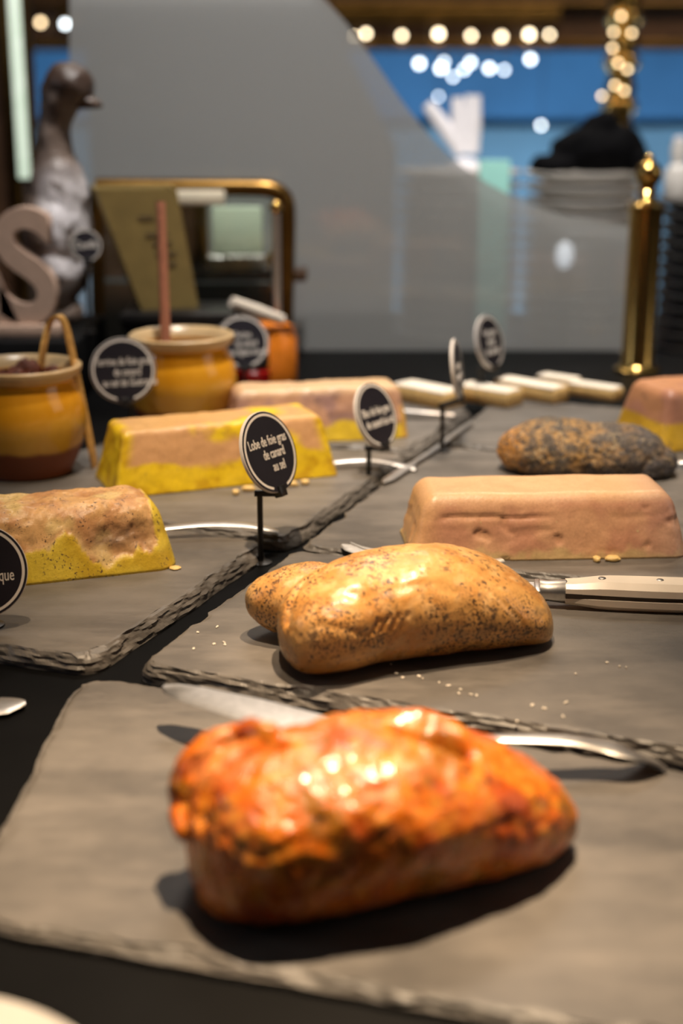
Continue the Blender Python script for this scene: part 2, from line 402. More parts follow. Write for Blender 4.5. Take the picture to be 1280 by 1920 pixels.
# ------------------------------------------------------------------ foie gras lobes
from mathutils.bvhtree import BVHTree
def organic(name, balls, tubes, voxel, smooth_it, flat, disp, colfn, mat, loc, rz, label=None, cat=None, parent=None, lofts=(), creases=(), flaps=()):
    """one skin grown over blobs, chains and lofted bodies; creases are furrows (or ridges) drawn along pixel lines onto the skin"""
    mb = MB()
    for (c, r, rot) in balls:
        Mx = Matrix.Translation(c) @ Matrix.Rotation(R(rot), 4, 'Z')
        mb.ball((0, 0, 0), r, 14, Mx)
    for (path, rad) in tubes:
        pp = smooth_path(path, 8); L = len(pp)
        for i, p in enumerate(pp):
            t = i/(L-1)*(len(rad)-1); k = min(int(t), len(rad)-2); mb.ball(p, rad[k] + (rad[k+1]-rad[k])*(t-k), 7)
    for (st, dirx) in lofts:                     # stations: (x, y centre, z low, z high, half width)
        a = smooth_path([(q[0], q[1], q[2]) for q in st], 5); b = smooth_path([(q[3], q[4], 0) for q in st], 5); N = 40; vs = []; fs = []
        for p, q in zip(a, b):
            z0, z1, wd = p.z - .004*min(1, q.y/.04), q.x, max(q.y, .0005)
            for k in range(N):
                t = 2*math.pi*k/N; cx, sx = math.cos(t), math.sin(t)
                y = wd*math.copysign(abs(cx)**.94, cx); z = (z0+z1)/2 + (z1-z0)/2*math.copysign(abs(sx)**.94, sx)
                vs.append((p.x + dirx*y, p.y + y, z))
        for i in range(len(a)-1):
            for k in range(N): fs.append((i*N+k, i*N+(k+1) % N, (i+1)*N+(k+1) % N, (i+1)*N+k))
        fs += [tuple(range(N)), tuple((len(a)-1)*N+k for k in range(N-1, -1, -1))]
        mb.add(vs, fs)
    inv = (Matrix.Translation(loc) @ Matrix.Rotation(rz, 4, 'Z')).inverted()
    if flaps:
        base = BVHTree.FromPolygons([Vector(v) for v in mb.v], mb.f)
        for (pix, rad, lift) in flaps:           # a rolled lip laid on the body
            hits = []
            for q in smooth_path([(a, b, 0) for a, b in pix], 8):
                h = base.ray_cast(inv @ CAMP, (inv.to_3x3() @ ray(q.x, q.y)).normalized())
                if h[0]: hits.append(h[0] + (h[1] if h[1].dot(inv @ CAMP - h[0]) > 0 else -h[1])*lift)
                else:                            # past the outline: hang the lip on the nearest skin
                    o_, d_ = inv @ CAMP, (inv.to_3x3() @ ray(q.x, q.y)).normalized()
                    best = min(((base.find_nearest(o_ + d_*(.40 + .004*k))[3], k) for k in range(180)))
                    if best[0] < .02: hits.append(o_ + d_*(.40 + .004*best[1]))
            for i, h in enumerate(hits):
                t = i/max(1, len(hits)-1)*(len(rad)-1); k = min(int(t), len(rad)-2); mb.ball(h, rad[k] + (rad[k+1]-rad[k])*(t-k), 8)
    me = bpy.data.meshes.new('tmp'); me.from_pydata(mb.v, [], mb.f)
    bm = bmesh.new(); bm.from_mesh(me); bmesh.ops.remove_doubles(bm, verts=bm.verts, dist=1e-6)
    bmesh.ops.recalc_face_normals(bm, faces=bm.faces); bm.to_mesh(me); bm.free()
    t = bpy.data.objects.new('tmp', me); COL.objects.link(t)
    m = t.modifiers.new('r', 'REMESH'); m.mode = 'VOXEL'; m.voxel_size = voxel
    m = t.modifiers.new('s', 'SMOOTH'); m.iterations = smooth_it; m.factor = .5
    dg = bpy.context.evaluated_depsgraph_get(); dg.update()
    out = bpy.data.meshes.new_from_object(t.evaluated_get(dg))
    bpy.data.objects.remove(t)
    cos = [v.co.copy() for v in out.vertices]; nrm = [v.normal.copy() for v in out.vertices]
    lines = []
    if creases:
        bvh = BVHTree.FromPolygons(cos, [tuple(p.vertices) for p in out.polygons])
        for (pix, depth, width) in creases:
            hits = []
            for q in smooth_path([(a, b, 0) for a, b in pix], 6):
                h = bvh.ray_cast(inv @ CAMP, (inv.to_3x3() @ ray(q.x, q.y)).normalized())
                if h[0]: hits.append(h[0])
            if hits: lines.append((hits, depth, width))
    for v, c, n in zip(out.vertices, cos, nrm):
        d = disp(c, n)
        for (hits, depth, width) in lines:
            m2 = min((c-h).length_squared for h in hits)/(width*width)
            if m2 < 9: d += depth*math.exp(-m2)
        q = c + n*d
        if flat and q.z < flat: q.z = max(0.0, flat - (flat-q.z)*.35) if q.z > -flat*1.8 else 0.0
        v.co = q
    out.update(); paint(out, colfn); out.materials.clear(); out.materials.append(MATS[mat])
    out.polygons.foreach_set('use_smooth', [True]*len(out.polygons))
    o = bpy.data.objects.new(name, out); COL.objects.link(o); out.name = name
    if parent: o.parent = parent
    o.location = loc; o.rotation_euler = (0, 0, rz)
    if label: tag(o, label, cat)
    return o

# front: orange spiced lobe
def col_front(p, n):
    a = fr(p, 60, 3, 1.1); b = fr(p, 150, 3, 4.2); c = fr(p, 32, 2, 8)
    k = mixc(lin(226, 116, 22), lin(240, 152, 52), sst(-.2, .45, b))
    k = mixc(k, lin(186, 72, 14), sst(.05, .6, a)*.8)
    k = mixc(k, lin(140, 96, 22), sst(.15, .55, c + b*.5)*.7)
    return mixc(k, lin(226, 140, 92), sst(.15, .5, fr(p, 40, 2, 15))*.5)
organic('spiced_foie_gras_lobe', [], [], .0016, 5, .004,
        lambda p, n: fr(p, 24, 2, 2)*.0022 + fr(p, 80, 3, 7)*.0013 + fr(p, 190, 2, 3)*.0006,
        col_front, 'paprika', Vector((.019, .580, ZF)), R(21), 'orange spice-coated foie gras lobe with a folded flap', 'foie gras',
        lofts=[([(-.088, .004, .010, .026, .003), (-.086, .003, .004, .042, .022), (-.077, .001, .001, .058, .038), (-.060, 0, 0, .067, .047), (-.030, 0, 0, .072, .051), (0, 0, 0, .072, .051),
                 (.030, 0, 0, .064, .048), (.056, 0, 0, .052, .041), (.078, 0, 0, .037, .031), (.090, 0, .001, .025, .018), (.094, 0, .006, .014, .003)], 0)],
        flaps=[([(352, 1560), (345, 1510), (356, 1458), (396, 1408), (446, 1384), (512, 1376)], [.004, .0075, .0085, .0085, .0075, .004], .002),
               ([(745, 1346), (790, 1354), (835, 1370), (872, 1392)], [.003, .0070, .0070, .003], -.002)],
        creases=[([(372, 1530), (384, 1480), (418, 1436), (460, 1408), (524, 1392)], -.0085, .0040),
                 ([(742, 1362), (790, 1377), (836, 1392), (876, 1410)], -.0075, .0036)])

# middle: tan peppered lobe
def col_mid(p, n):
    a = fr(p, 40, 3, 3.1); b = fr(p, 110, 3, 6.2)
    k = mixc(lin(216, 164, 96), lin(198, 140, 74), sst(-.3, .4, a))
    k = mixc(k, lin(228, 186, 128), sst(.1, .5, b)*.5)
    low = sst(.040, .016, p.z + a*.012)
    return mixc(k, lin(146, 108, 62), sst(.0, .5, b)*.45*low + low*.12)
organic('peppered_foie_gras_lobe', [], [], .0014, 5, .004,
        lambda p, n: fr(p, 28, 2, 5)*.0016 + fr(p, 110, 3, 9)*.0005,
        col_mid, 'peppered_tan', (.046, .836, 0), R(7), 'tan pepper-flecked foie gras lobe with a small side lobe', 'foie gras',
        lofts=[([(-.087, -.018, .020, .030, .004), (-.084, -.018, .008, .038, .020), (-.073, -.018, .001, .049, .035), (-.050, -.012, 0, .058, .044), (-.022, -.002, 0, .063, .043), (.006, .003, 0, .064, .042),
                 (.034, .007, 0, .058, .040), (.058, .009, 0, .046, .036), (.076, .009, 0, .033, .029), (.085, .009, .001, .021, .018), (.088, .009, .004, .013, .004)], 0),
               ([(-.1035, .030, .020, .027, .002), (-.1005, .030, .015, .033, .009), (-.093, .030, .009, .039, .016), (-.082, .030, .004, .044, .022), (-.066, .030, .004, .047, .024), (-.05, .028, .005, .046, .020)], 0)],
        creases=[([(596, 1072), (566, 1090), (544, 1125), (536, 1165)], -.0030, .0030),
                 ([(640, 1112), (690, 1118), (740, 1104), (800, 1098), (850, 1108)], -.0009, .0045),
                 ([(716, 1182), (728, 1158)], -.0014, .0016), ([(734, 1180), (748, 1154)], -.0014, .0016), ([(752, 1176), (764, 1152)], -.0012, .0016), ([(700, 1184), (712, 1164)], -.0012, .0016),
                 ([(868, 1074), (920, 1110), (960, 1150), (992, 1186)], -.0008, .0014), ([(905, 1078), (950, 1112), (984, 1150)], -.0007, .0013),
                 ([(600, 1172), (640, 1180), (690, 1190)], -.0010, .0022)])

# rear right: blackened pepper lobe
def col_blk(p, n):
    a = fr(p, 60, 3, 2.1)
    k = mixc(lin(168, 128, 70), lin(96, 82, 66), sst(-.3, .3, a))
    k = mixc(k, lin(84, 82, 88), sst(-.01, .06, p.x)*.55 + sst(.02, .008, p.z)*.4)
    return mixc(k, lin(200, 140, 66), sst(-.045, -.07, p.x))
organic('blackened_foie_gras_lobe',
        [((-.02, 0, .018), (.056, .040, .030), 0), ((.025, -.002, .018), (.052, .038, .027), 0), ((.055, -.004, .010), (.03, .03, .02), 0)],
        [], .0018, 6, .004, lambda p, n: fr(p, 60, 3, 2)*.0018 + fr(p, 220, 2, 5)*.0010,
        col_blk, 'peppercorn', (.217, 1.262, 0), R(-6), 'dark pepper-crusted foie gras lobe behind the pink loaf', 'foie gras')

# ------------------------------------------------------------------ pressed loaves
def loaf(name, label, A, B, W, h, inx, iny, r, colfn, disp, mat, res=.0016):
    A = Vector((A.x, A.y, 0)); B = Vector((B.x, B.y, 0)); L = (B-A).length; ang = math.atan2(B.y-A.y, B.x-A.x)
    ctr = (A+B)/2 + Vector((-math.sin(ang), math.cos(ang), 0))*(W/2)
    a, b = L/2, W/2; nx, ny, nz = int(L/res), int(W/res), int(h/res); vs = []; fs = []; idx = {}
    def vid(i, j, k):
        key = (i, j, k)
        if key not in idx:
            p = Vector((-a + L*i/nx, -b + W*j/ny, h*k/nz))
            inn = Vector((max(-a+r, min(a-r, p.x)), max(-b+r, min(b-r, p.y)), min(h-r, p.z))); d = p-inn
            if d.length > 1e-9: p = inn + d.normalized()*(d.length if d.length < r and 0 else min(r, d.length) if sum(abs(x) > 1e-9 for x in d) < 2 else r*max(abs(d.x), abs(d.y), abs(d.z))/r)
            t = p.z/h; idx[key] = len(vs); vs.append((p.x*(1-inx*t/a), p.y*(1-iny*t/b), p.z))
        return idx[key]
    for i in range(nx):
        for j in range(ny): fs.append((vid(i, j, nz), vid(i+1, j, nz), vid(i+1, j+1, nz), vid(i, j+1, nz)))
        for k in range(nz):
            fs.append((vid(i, 0, k), vid(i+1, 0, k), vid(i+1, 0, k+1), vid(i, 0, k+1)))
            fs.append((vid(i+1, ny, k), vid(i, ny, k), vid(i, ny, k+1), vid(i+1, ny, k+1)))
    for j in range(ny):
        for k in range(nz):
            fs.append((vid(0, j+1, k), vid(0, j, k), vid(0, j, k+1), vid(0, j+1, k+1)))
            fs.append((vid(nx, j, k), vid(nx, j+1, k), vid(nx, j+1, k+1), vid(nx, j, k+1)))
    fs.append(tuple([vid(i, 0, 0) for i in range(nx, 0, -1)] + [vid(0, j, 0) for j in range(ny)] + [vid(i, ny, 0) for i in range(nx)] + [vid(nx, j, 0) for j in range(ny, 0, -1)]))
    me = bpy.data.meshes.new(name); me.from_pydata(vs, [], fs); me.update()
    cos = [v.co.copy() for v in me.vertices]; nr = [v.normal.copy() for v in me.vertices]
    for v, c, n in zip(me.vertices, cos, nr):
        q = c + n*disp(c, L, W, h); v.co = (q.x, q.y, max(0, q.z) if c.z > 1e-6 else 0)
    me.update()
    ca = me.color_attributes.new('Col', 'FLOAT_COLOR', 'POINT'); arr = []
    for c in cos: arr += [*colfn(c, L, W, h), 1.0]
    ca.data.foreach_set('color', arr); me.materials.append(MATS[mat])
    me.polygons.foreach_set('use_smooth', [True]*len(me.polygons))
    o = bpy.data.objects.new(name, me); COL.objects.link(o); o.location = ctr; o.rotation_euler = (0, 0, ang)
    return tag(o, label, 'foie gras')

YEL = lin(222, 190, 52); YEL2 = lin(196, 160, 30); PNK = lin(206, 150, 122); TAN = lin(214, 172, 122)
# pink loaf
def c_pink(p, L, W, h):
    a = fr(p, 30, 3, 1); b = fr(p, 90, 3, 2)
    k = mixc(lin(212, 162, 124), lin(196, 142, 112), sst(-.3, .4, a))
    k = mixc(k, lin(228, 186, 140), sst(h*.80, h, p.z)*.85)
    k = mixc(k, lin(222, 176, 116), sst(-L*.36, -L*.5, p.x)*.6)
    k = mixc(k, lin(196, 180, 120), sst(.010, .002, p.z + b*.006)*.55)
    return mixc(k, lin(168, 140, 140), sst(L*.25, L*.5, p.x)*.4)
def d_pink(p, L, W, h):
    g = noise.noise(Vector((p.x*22, p.y*22, p.z*110 + 4)))
    side = sst(h*.85, h*.7, p.z)
    d = fr(p, 25, 2, 3)*.0010 + side*(-.0009*sst(.2, .6, g) + fr(p, 120, 3, 6)*.0004)
    d -= side*.0016*sst(.36, .60, noise.noise(p*75 + Vector((9, 2, 1))))
    d -= .0016*math.exp(-((p.z-h*.66 - .002*noise.noise(p*40))/.0016)**2)*sst(-.085, -.075, p.x)*sst(.01, -.02, p.x)*sst(0, -.02, p.y)
    return d
loaf('pink_foie_gras_loaf', 'pink bare foie gras loaf with a cream-toned smooth top', P(768, 1056), P(1292, 1046), .086, .047, .012, .013, .011, c_pink, d_pink, 'pink_pate')
# left loaf with peeled fat
def m_left(p, L, W, h):
    z0 = .017 + .012*fr((p.x, p.y, 0), 26, 3, 3) + .010*sst(.02, -.04, p.x) + .004*fr((p.x, p.y, 0), 160, 2, 5) + .012*sst(.0, -.05, p.x - .02)*0
    z0 += .020*math.exp(-((p.x-.015)/.010)**2) - .010*math.exp(-((p.x-.045)/.012)**2) + .030*sst(L*.5-.010, L*.5-.003, p.x + .012*p.z/h)
    return sst(.0012, -.0012, p.z - z0)
def crater(p, L): return math.exp(-((p.x-(L/2-.040))/.024)**2 - ((p.z-.026)/.010)**2)*sst(-.02, -.03, p.y)
def c_left(p, L, W, h):
    m = m_left(p, L, W, h); a = fr(p, 45, 3, 1); b = fr(p, 150, 3, 4)
    k = mixc(lin(220, 174, 116), lin(198, 146, 96), sst(-.3, .4, a))
    k = mixc(k, lin(226, 200, 134), sst(.12, .4, fr(p, 35, 2, 11))*.7)
    k = mixc(k, lin(134, 104, 76), crater(p, L)*.85 + sst(.2, .5, b)*.25)
    f = mixc(lin(226, 198, 66), lin(206, 172, 46), sst(-.3, .4, a))
    return mixc(k, f, m)
def d_left(p, L, W, h):
    m = m_left(p, L, W, h)
    return .0016*m + (1-m)*(fr(p, 90, 4, 8)*.0014 + fr(p, 30, 2, 3)*.001) - crater(p, L)*(.003 + .0032*fr(p, 110, 3, 5)) + m*fr(p, 30, 2, 3)*.0008
loaf('peeled_foie_gras_loaf', 'pepper-dotted loaf with torn yellow fat along its foot', P(-160, 1120), P(334, 1066), .084, .050, .012, .014, .016, c_left, d_left, 'fat_peppered')
# yellow loaf
def c_yel(p, L, W, h):
    a = fr(p, 26, 3, 2); b = fr(p, 70, 3, 5)
    f = mixc(lin(226, 192, 34), lin(200, 160, 24), sst(-.3, .4, b))
    a = fr(p, 15, 2, 2) + .15*b
    pk = sst(.0, .20, a*.7 + .60*sst(.014, .034, p.z) - .26)*sst(.014, .024, p.z)*sst(L*.5-.003-.012*p.z/h, L*.5-.013-.012*p.z/h, abs(p.x))
    k = mixc(f, lin(206, 158, 110), pk)
    return mixc(k, lin(206, 164, 100), sst(h*.93, h*.99, p.z)*.75*sst(-.5, .2, a))
loaf('yellow_foie_gras_loaf', 'yellow fat-coated loaf with pink patches beside the pots', P(218, 936), P(637, 892), .082, .054, .012, .014, .006, c_yel,
     lambda p, L, W, h: fr(p, 15, 2, 2)*-.0010 + fr(p, 70, 3, 4)*.0006, 'fat_yellow')
# grey-pink loaf
def c_rear(p, L, W, h):
    a = fr(p, 34, 3, 7)
    k = mixc(lin(200, 154, 124), lin(166, 130, 122), sst(-.3, .35, a))
    k = mixc(k, lin(222, 186, 138), sst(h*.8, h, p.z)*.8)
    k = mixc(k, YEL, sst(.003, -.003, p.z - .016 - .006*a))
    return mixc(k, lin(216, 166, 60), sst(L*.5-.012, L*.5-.004, p.x)*sst(.036, .028, p.z))
loaf('grey_pink_foie_gras_loaf', 'grey-pink loaf with a yellow fat foot beside the glazed pot', P(436, 838), P(768, 821), .066, .052, .008, .012, .009, c_rear,
     lambda p, L, W, h: fr(p, 40, 3, 2)*.0014, 'pate_soft')
# right rear two-tone loaf
def c_two(p, L, W, h):
    a = fr(p, 30, 2, 7)
    k = mixc(lin(214, 150, 104), lin(200, 138, 108), sst(-.3, .35, a))
    f = mixc(lin(240, 188, 52), lin(226, 172, 40), sst(-.3, .4, a))
    return mixc(k, f, sst(.0012, -.0012, p.z - h*.45 - .002*a))
loaf('two_tone_foie_gras_loaf', 'two-tone loaf, orange-pink above bright yellow fat', P(1240, 850), P(1800, 800), .100, .056, .014, .016, .009, c_two,
     lambda p, L, W, h: fr(p, 40, 3, 2)*.0009, 'pate_soft')

# crumbs of fat at the loaves' feet
def crumb(px, py, sx, sy, sz, mat, label, grp, rz=0, z=0):
    mb = MB(); mb.ball((0, 0, sz*.5), (sx, sy, sz*.62), 6)
    mb.v = [(v[0] + .25*sx*noise.noise(Vector(v)*400), v[1] + .25*sy*noise.noise(Vector(v)*380+Vector((5, 0, 0))), max(0, v[2])) for v in mb.v]
    o = mb.build('crumb', mat, None, P(px, py, z), rz); return tag(o, label, 'crumb', grp)
for px, py, sx in ((442, 927, .003), (466, 920, .006), (545, 911, .007), (572, 908, .004)):
    crumb(px, py+1, sx, .003, .0045, 'fat_crumb', 'scrap of fat at the foot of the yellow loaf', 'fat scraps beside the yellow loaf')
for px, py, sx in ((1148, 1052, .006), (1118, 1053, .003)):
    crumb(px, py, sx, .004, .004, 'fat_crumb', 'scrap of fat at the foot of the pink loaf', 'fat scraps beside the pink loaf')
crumb(328, 1067, .0045, .004, .002, 'fat_crumb', 'flat yellow scrap at the corner of the peeled loaf', None)
for i in range(34):
    cx, cy = random.choice(((800, 1270), (860, 1300), (690, 1250), (1180, 1250), (560, 1225), (1030, 1330), (390, 1200)))
    crumb(cx + random.gauss(0, 45), cy + random.gauss(0, 12), random.uniform(.0006, .0020), random.uniform(.0005, .001), .0009, 'salt',
          'tiny pale salt flake on the slate around the peppered lobe', 'salt flakes', random.uniform(0, 3))

# ------------------------------------------------------------------ knives
def bar(pts, wid, thk, name, mat, root, n=12, flat=(0, 0, 1)):
    pp = smooth_path(pts, 8); L = len(pp)
    def W(i):
        t = i/(L-1)*(len(wid)-1); k = min(int(t), len(wid)-2); return wid[k] + (wid[k+1]-wid[k])*(t-k)
    mb = MB(); mb.tube(pp, [(thk, W(i)) for i in range(L)], n, flat); return mb.build(name, mat, root)
# knife by the orange lobe: broad blade, thin bent handle, one piece of steel
k1 = thing('steel_server', 'all-steel serving knife with a bent handle behind the orange lobe', 'knife', P(900, 1400, ZF))
rel = lambda root, v: Vector(v) - root.location
tipb = P(303, 1292, .018); hb = P(640, 1400, .022)
mb = MB(); A = P(306, 1290, .016); B = P(700, 1392, .019); ax = (B-A).normalized(); sd = Vector((0, 0, 1)).cross(ax).normalized()
prof = [(0, .0015), (.006, .006), (.02, .0095), (.06, .0125), (.11, .012), ((B-A).length, .006)]
vs = []; fs = []
for (s_, w_) in prof:
    c = A + ax*s_ + sd*.0
    for (q, zz) in ((-w_, 0.0), (-w_*.6, .0012), (w_, .0016), (w_, 0.0)): vs.append(rel(k1, c + sd*(q) + Vector((0, 0, zz))))
for i in range(len(prof)-1):
    for k in range(4): fs.append((i*4+k, i*4+(k+1) % 4, (i+1)*4+(k+1) % 4, (i+1)*4+k))
fs += [(0, 1, 2, 3), tuple((len(prof)-1)*4+k for k in (3, 2, 1, 0))]
mb.add(vs, fs); mb.build('blade', 'steel', k1)
hp = [B, P(800, 1382, .0155), P(900, 1384, .014), P(1050, 1386, .013), P(1120, 1396, .010), P(1180, 1412, .006), P(1234, 1432, ZF+.0016)]
bar([rel(k1, p) for p in hp], [.006, .0045, .0045, .006, .0075, .0085, .008], .0013, 'handle', 'steel', k1)

# white-handled knife
k2 = thing('white_handled_knife', 'riveted white-handled knife beside the tan peppered lobe', 'knife', P(1062, 1150), 0)
H0 = P(1062, 1146, 0) + Vector((0, .010, .0105)); H1 = P(1400, 1158, 0) + Vector((0, .010, .0115)); hx = (H1-H0).normalized(); Lh = (H1-H0).length
MK = Matrix.Translation(H0 - k2.location) @ Matrix.Rotation(math.atan2(hx.y, hx.x), 4, 'Z') @ Matrix.Rotation(R(2), 4, 'X')
def scale_half(z0, z1, name, mat):
    mb = MB(); N = 16; vs = []; fs = []
    for i in range(N+1):
        t = i/N; x = t*Lh; wd = .0085 + .0030*math.sin(t*math.pi*.9) + .003*sst(.8, 1, t); hh = .72 + .28*sst(0, .25, t)
        if mat == 'tang': hh = 1; wd += .0001
        ring = [(-wd, z0*1.0), (-wd*.98, z1*hh*.55 + z0*.45), (-wd*.62, z1*hh), (wd*.62, z1*hh), (wd*.98, z1*hh*.55 + z0*.45), (wd, z0)]
        for (y, z) in ring: vs.append((x, y, z))
    K = 6
    for i in range(N):
        for k in range(K): fs.append((i*K+k, i*K+(k+1) % K, (i+1)*K+(k+1) % K, (i+1)*K+k))
    fs += [tuple(range(K)), tuple(N*K+k for k in range(K-1, -1, -1))]
    mb.add(vs, fs, MK); return mb.build(name, mat, k2)
hs = scale_half(.0016, .0100, 'handle_scale', 'ivory'); scale_half(-.0016, -.0100, 'handle_scale', 'ivory')
mb = MB(); mb.box((Lh/2, 0, 0), (Lh, .0185, .0034), MK); mb.build('tang', 'tang', k2)
for t in (.024, .062, .1):
    mb = MB(); mb.lathe([(0, .0102), (.0022, .0102), (.0026, .0099), (.0026, .006)], 16, (t, .001, 0), MK); mb.build('rivet', 'rivet', hs)
mb = MB(); mb.tube([(-.017, 0, 0), (-.012, 0, 0), (0, 0, 0), (.001, 0, 0)], [(.0075, .0088), (.0068, .008), (.0080, .0086), (.0075, .008)], 16, (0, 0, 1), MK)
mb.box((-.0185, -.001, -.002), (.004, .024, .013), MK, .001); mb.build('bolster', 'steel', k2)
mb = MB(); vs = []; fs = []
for i, (x, ya, yb) in enumerate(((-.018, -.016, .012), (-.06, -.015, .011), (-.09, -.011, .010), (-.108, -.004, .008), (-.116, .003, .006))):
    vs += [(x, ya, -.0002), (x, yb, -.0008), (x, yb, .0012), (x, ya, .0002)]
for i in range(4):
    for k in range(4): fs.append((i*4+k, i*4+(k+1) % 4, (i+1)*4+(k+1) % 4, (i+1)*4+k))
fs += [(0, 1, 2, 3), (19, 18, 17, 16)]
mb.add(vs, fs, MK); mb.build('blade', 'steel', k2)

def strip_knife(label, pix, wid, thk=.0012, cat='knife', grp=None, zs=None):
    pts = [P(a, b, (zs[i] if zs else .002)) for i, (a, b) in enumerate(pix)]
    root = thing('steel_knife', label, cat, (pts[0].x, pts[0].y, 0), 0, grp)
    m = max(2, len(pts)//2)
    bar([p - root.location for p in pts], wid, thk, 'handle', 'steel', root)
    d = (pts[0]-pts[1]).normalized(); d.z = 0
    a = pts[0] - root.location
    bar([a - d*.004, a + d*.02, a + d*.06, a + d*.075], [wid[0], wid[0]*1.8, wid[0]*1.8, wid[0]*.4], thk*.8, 'blade', 'steel', root)
    return root
strip_knife('curved steel knife handle reaching from behind the peeled loaf', [(290, 992), (380, 983), (450, 984), (500, 992), (521, 998)], [.004, .005, .006, .006, .004], zs=[.008, .010, .009, .005, .002])
strip_knife('steel knife by the sign next to the yellow loaf', [(628, 866), (680, 862), (730, 868), (780, 880)], [.004, .005, .005, .004], zs=[.006, .007, .005, .002])
strip_knife('bright steel knife handle beside the two-tone loaf', [(1300, 866), (1280, 866), (1251, 865)], [.005, .005, .004], zs=[.004, .004, .003])
strip_knife('steel knife at the end of the grey-pink loaf', [(752, 768), (800, 772), (850, 777)], [.006, .006, .005], zs=[.008, .007, .004])
strip_knife('steel knife lying along the joint between slates', [(775, 868), (815, 842), (860, 808), (884, 792)], [.003, .0038, .0038, .003], zs=[.003, .003, .003, .003])
# polished spatula tip behind the peppered lobe
sp = thing('steel_spatula', 'round-tipped steel spatula poking out behind the peppered lobe', 'spatula', P(690, 1036))
a0 = P(642, 1022, .0022) - sp.location; a1 = P(800, 1068, .0022) - sp.location
bar([a0, a0.lerp(a1, .12), a0.lerp(a1, .3), a0.lerp(a1, .7), a1], [.002, .008, .0095, .010, .008], .0010, 'blade', 'satin_steel', sp)
bar([a0 + Vector((.006, .0015, .0010)), a0.lerp(a1, .4) + Vector((0, .0015, .0012)), a1 + Vector((0, .001, .001))], [.001, .002, .002], .0009, 'rib', 'satin_steel', sp)
bar([a1 - Vector((.004, 0, 0)), a1.lerp(a0, -.4) + Vector((0, .02, .002)), a1 + Vector((.055, .012, .003))], [.006, .004, .004], .0015, 'handle', 'satin_steel', sp)
# blade in the dark gap at the left
gk = thing('table_knife', 'steel blade tip lying in the dark gap left of the front slate', 'knife', P(-60, 1335, ZC))
bar([P(-170, 1360, ZC+.003)-gk.location, P(-60, 1335, ZC+.003)-gk.location, P(10, 1322, ZC+.003)-gk.location, P(48, 1318, ZC+.003)-gk.location], [.006, .012, .012, .003], .0012, 'blade', 'steel', gk)
bar([P(-150, 1356, ZC+.004)-gk.location, P(-330, 1392, ZC+.008)-gk.location], [.006, .009], .004, 'handle', 'ivory', gk)
# pale plate at the front corner of the counter
pc = P(-30, 2010, ZC)
mb = MB(); mb.lathe([(0, .002), (.05, .002), (.052, 0), (.056, 0), (.06, .004), (.085, .012), (.0865, .0135), (.085, .015), (.06, .008), (.05, .006), (0, .006)], 56)
tag(mb.build('dinner_plate', 'porcelain', None, (-.156, .391, ZC)), 'pale plate edge at the dark front corner of the counter', 'plate')

# ------------------------------------------------------------------ pots, spoon, tongs
def pot(label, loc):
    root = thing('stoneware_pot', label, 'pot', loc)
    prof = [(0, .001), (.036, .001), (.040, .004), (.047, .018), (.0525, .036), (.0545, .050), (.0525, .066), (.0485, .076), (.0455, .083), (.0452, .088)]
    outer = [(p.x, p.z) for p in smooth_path([(r, 0, z) for r, z in prof], 4)]
    mb = MB(); mb.lathe(outer + [(.041, .088), (.041, .080), (.046, .066), (.047, .045), (.036, .012), (0, .010)], 64); mb.build('body', 'pot_glaze', root)
    mb = MB(); mb.lathe([(.0450, .0862), (.0500, .0895), (.0525, .0935), (.0525, .0970), (.0505, .0985), (.0475, .0972), (.0435, .090), (.0405, .084), (.0425, .083), (.0450, .0862)], 64); mb.build('rim', 'rim_glaze', root)
    return root
pl1 = Q(40, 672, 1.262); pl1.z = 0
pot1 = pot('glazed yellow pot filled with brown chutney beside wooden tongs', pl1)
mb = MB(); mb.lathe([(0, .078), (.02, .080), (.0415, .080), (.0405, .072), (0, .07)], 40); mb.build('filling', 'chutney', pot1)
rng = random.Random(3)
for k in range(16):
    a = rng.uniform(0, 6.28); q = .030*math.sqrt(rng.random()); r = rng.uniform(.008, .012)
    x, y, z = .006 + q*math.cos(a)*.9, q*math.sin(a), .081 + .016*(1 - q/.030)
    mb = MB(); mb.ball((x, y, z), (r, r*.9, r*.75), 9)
    mb.v = [tuple(Vector(v) + Vector((1, -.6, .8))*.006*noise.noise(Vector(v)*160 + Vector((k, 0, 0)))) for v in mb.v]
    mb.build('chutney_lump', 'chutney', pot1)
pl2 = Q(340, 627, 1.425); pl2.z = 0
pot2 = pot('glazed yellow pot holding a tall wooden stick', pl2)
st = thing('wooden_stick', 'thin reddish wooden stick standing in the yellow pot', 'utensil', (pl2.x, pl2.y, .012))
a = Q(318, 760, 1.425); b = Q(310, 622, 1.440); c = Q(301, 378, 1.46)
mb = MB(); mb.tube([Vector((a.x, a.y, .012)) - st.location, b - st.location, c - st.location], [.0050, .0052, .0048], 14); mb.build('shaft', 'stick_wood', st)
tg = thing('bamboo_tongs', 'bent bamboo tongs leaning on the chutney pot', 'tongs', Q(172, 838, 1.24))
ty = 1.285
pts = [Q(74, 705, 1.262), Q(82, 650, 1.270), Q(91, 611, ty), Q(103, 594, ty), Q(116, 597, ty), Q(127, 625, ty), Q(141, 690, 1.280), Q(156, 762, 1.272), Q(171, 838, 1.270), Q(178, 878, 1.276)]
mb = MB(); pp = smooth_path([p - tg.location for p in pts], 8)
vs = []; fs = []
for i, p in enumerate(pp):
    t = (pp[min(i+1, len(pp)-1)]-pp[max(i-1, 0)]).normalized(); wd = Vector((.25, 1, 0)).normalized()*.0055; nn = t.cross(wd).normalized()*.0011
    vs += [p-wd-nn, p+wd-nn, p+wd+nn, p-wd+nn]
for i in range(len(pp)-1):
    for k in range(4): fs.append((i*4+k, i*4+(k+1) % 4, (i+1)*4+(k+1) % 4, (i+1)*4+k))
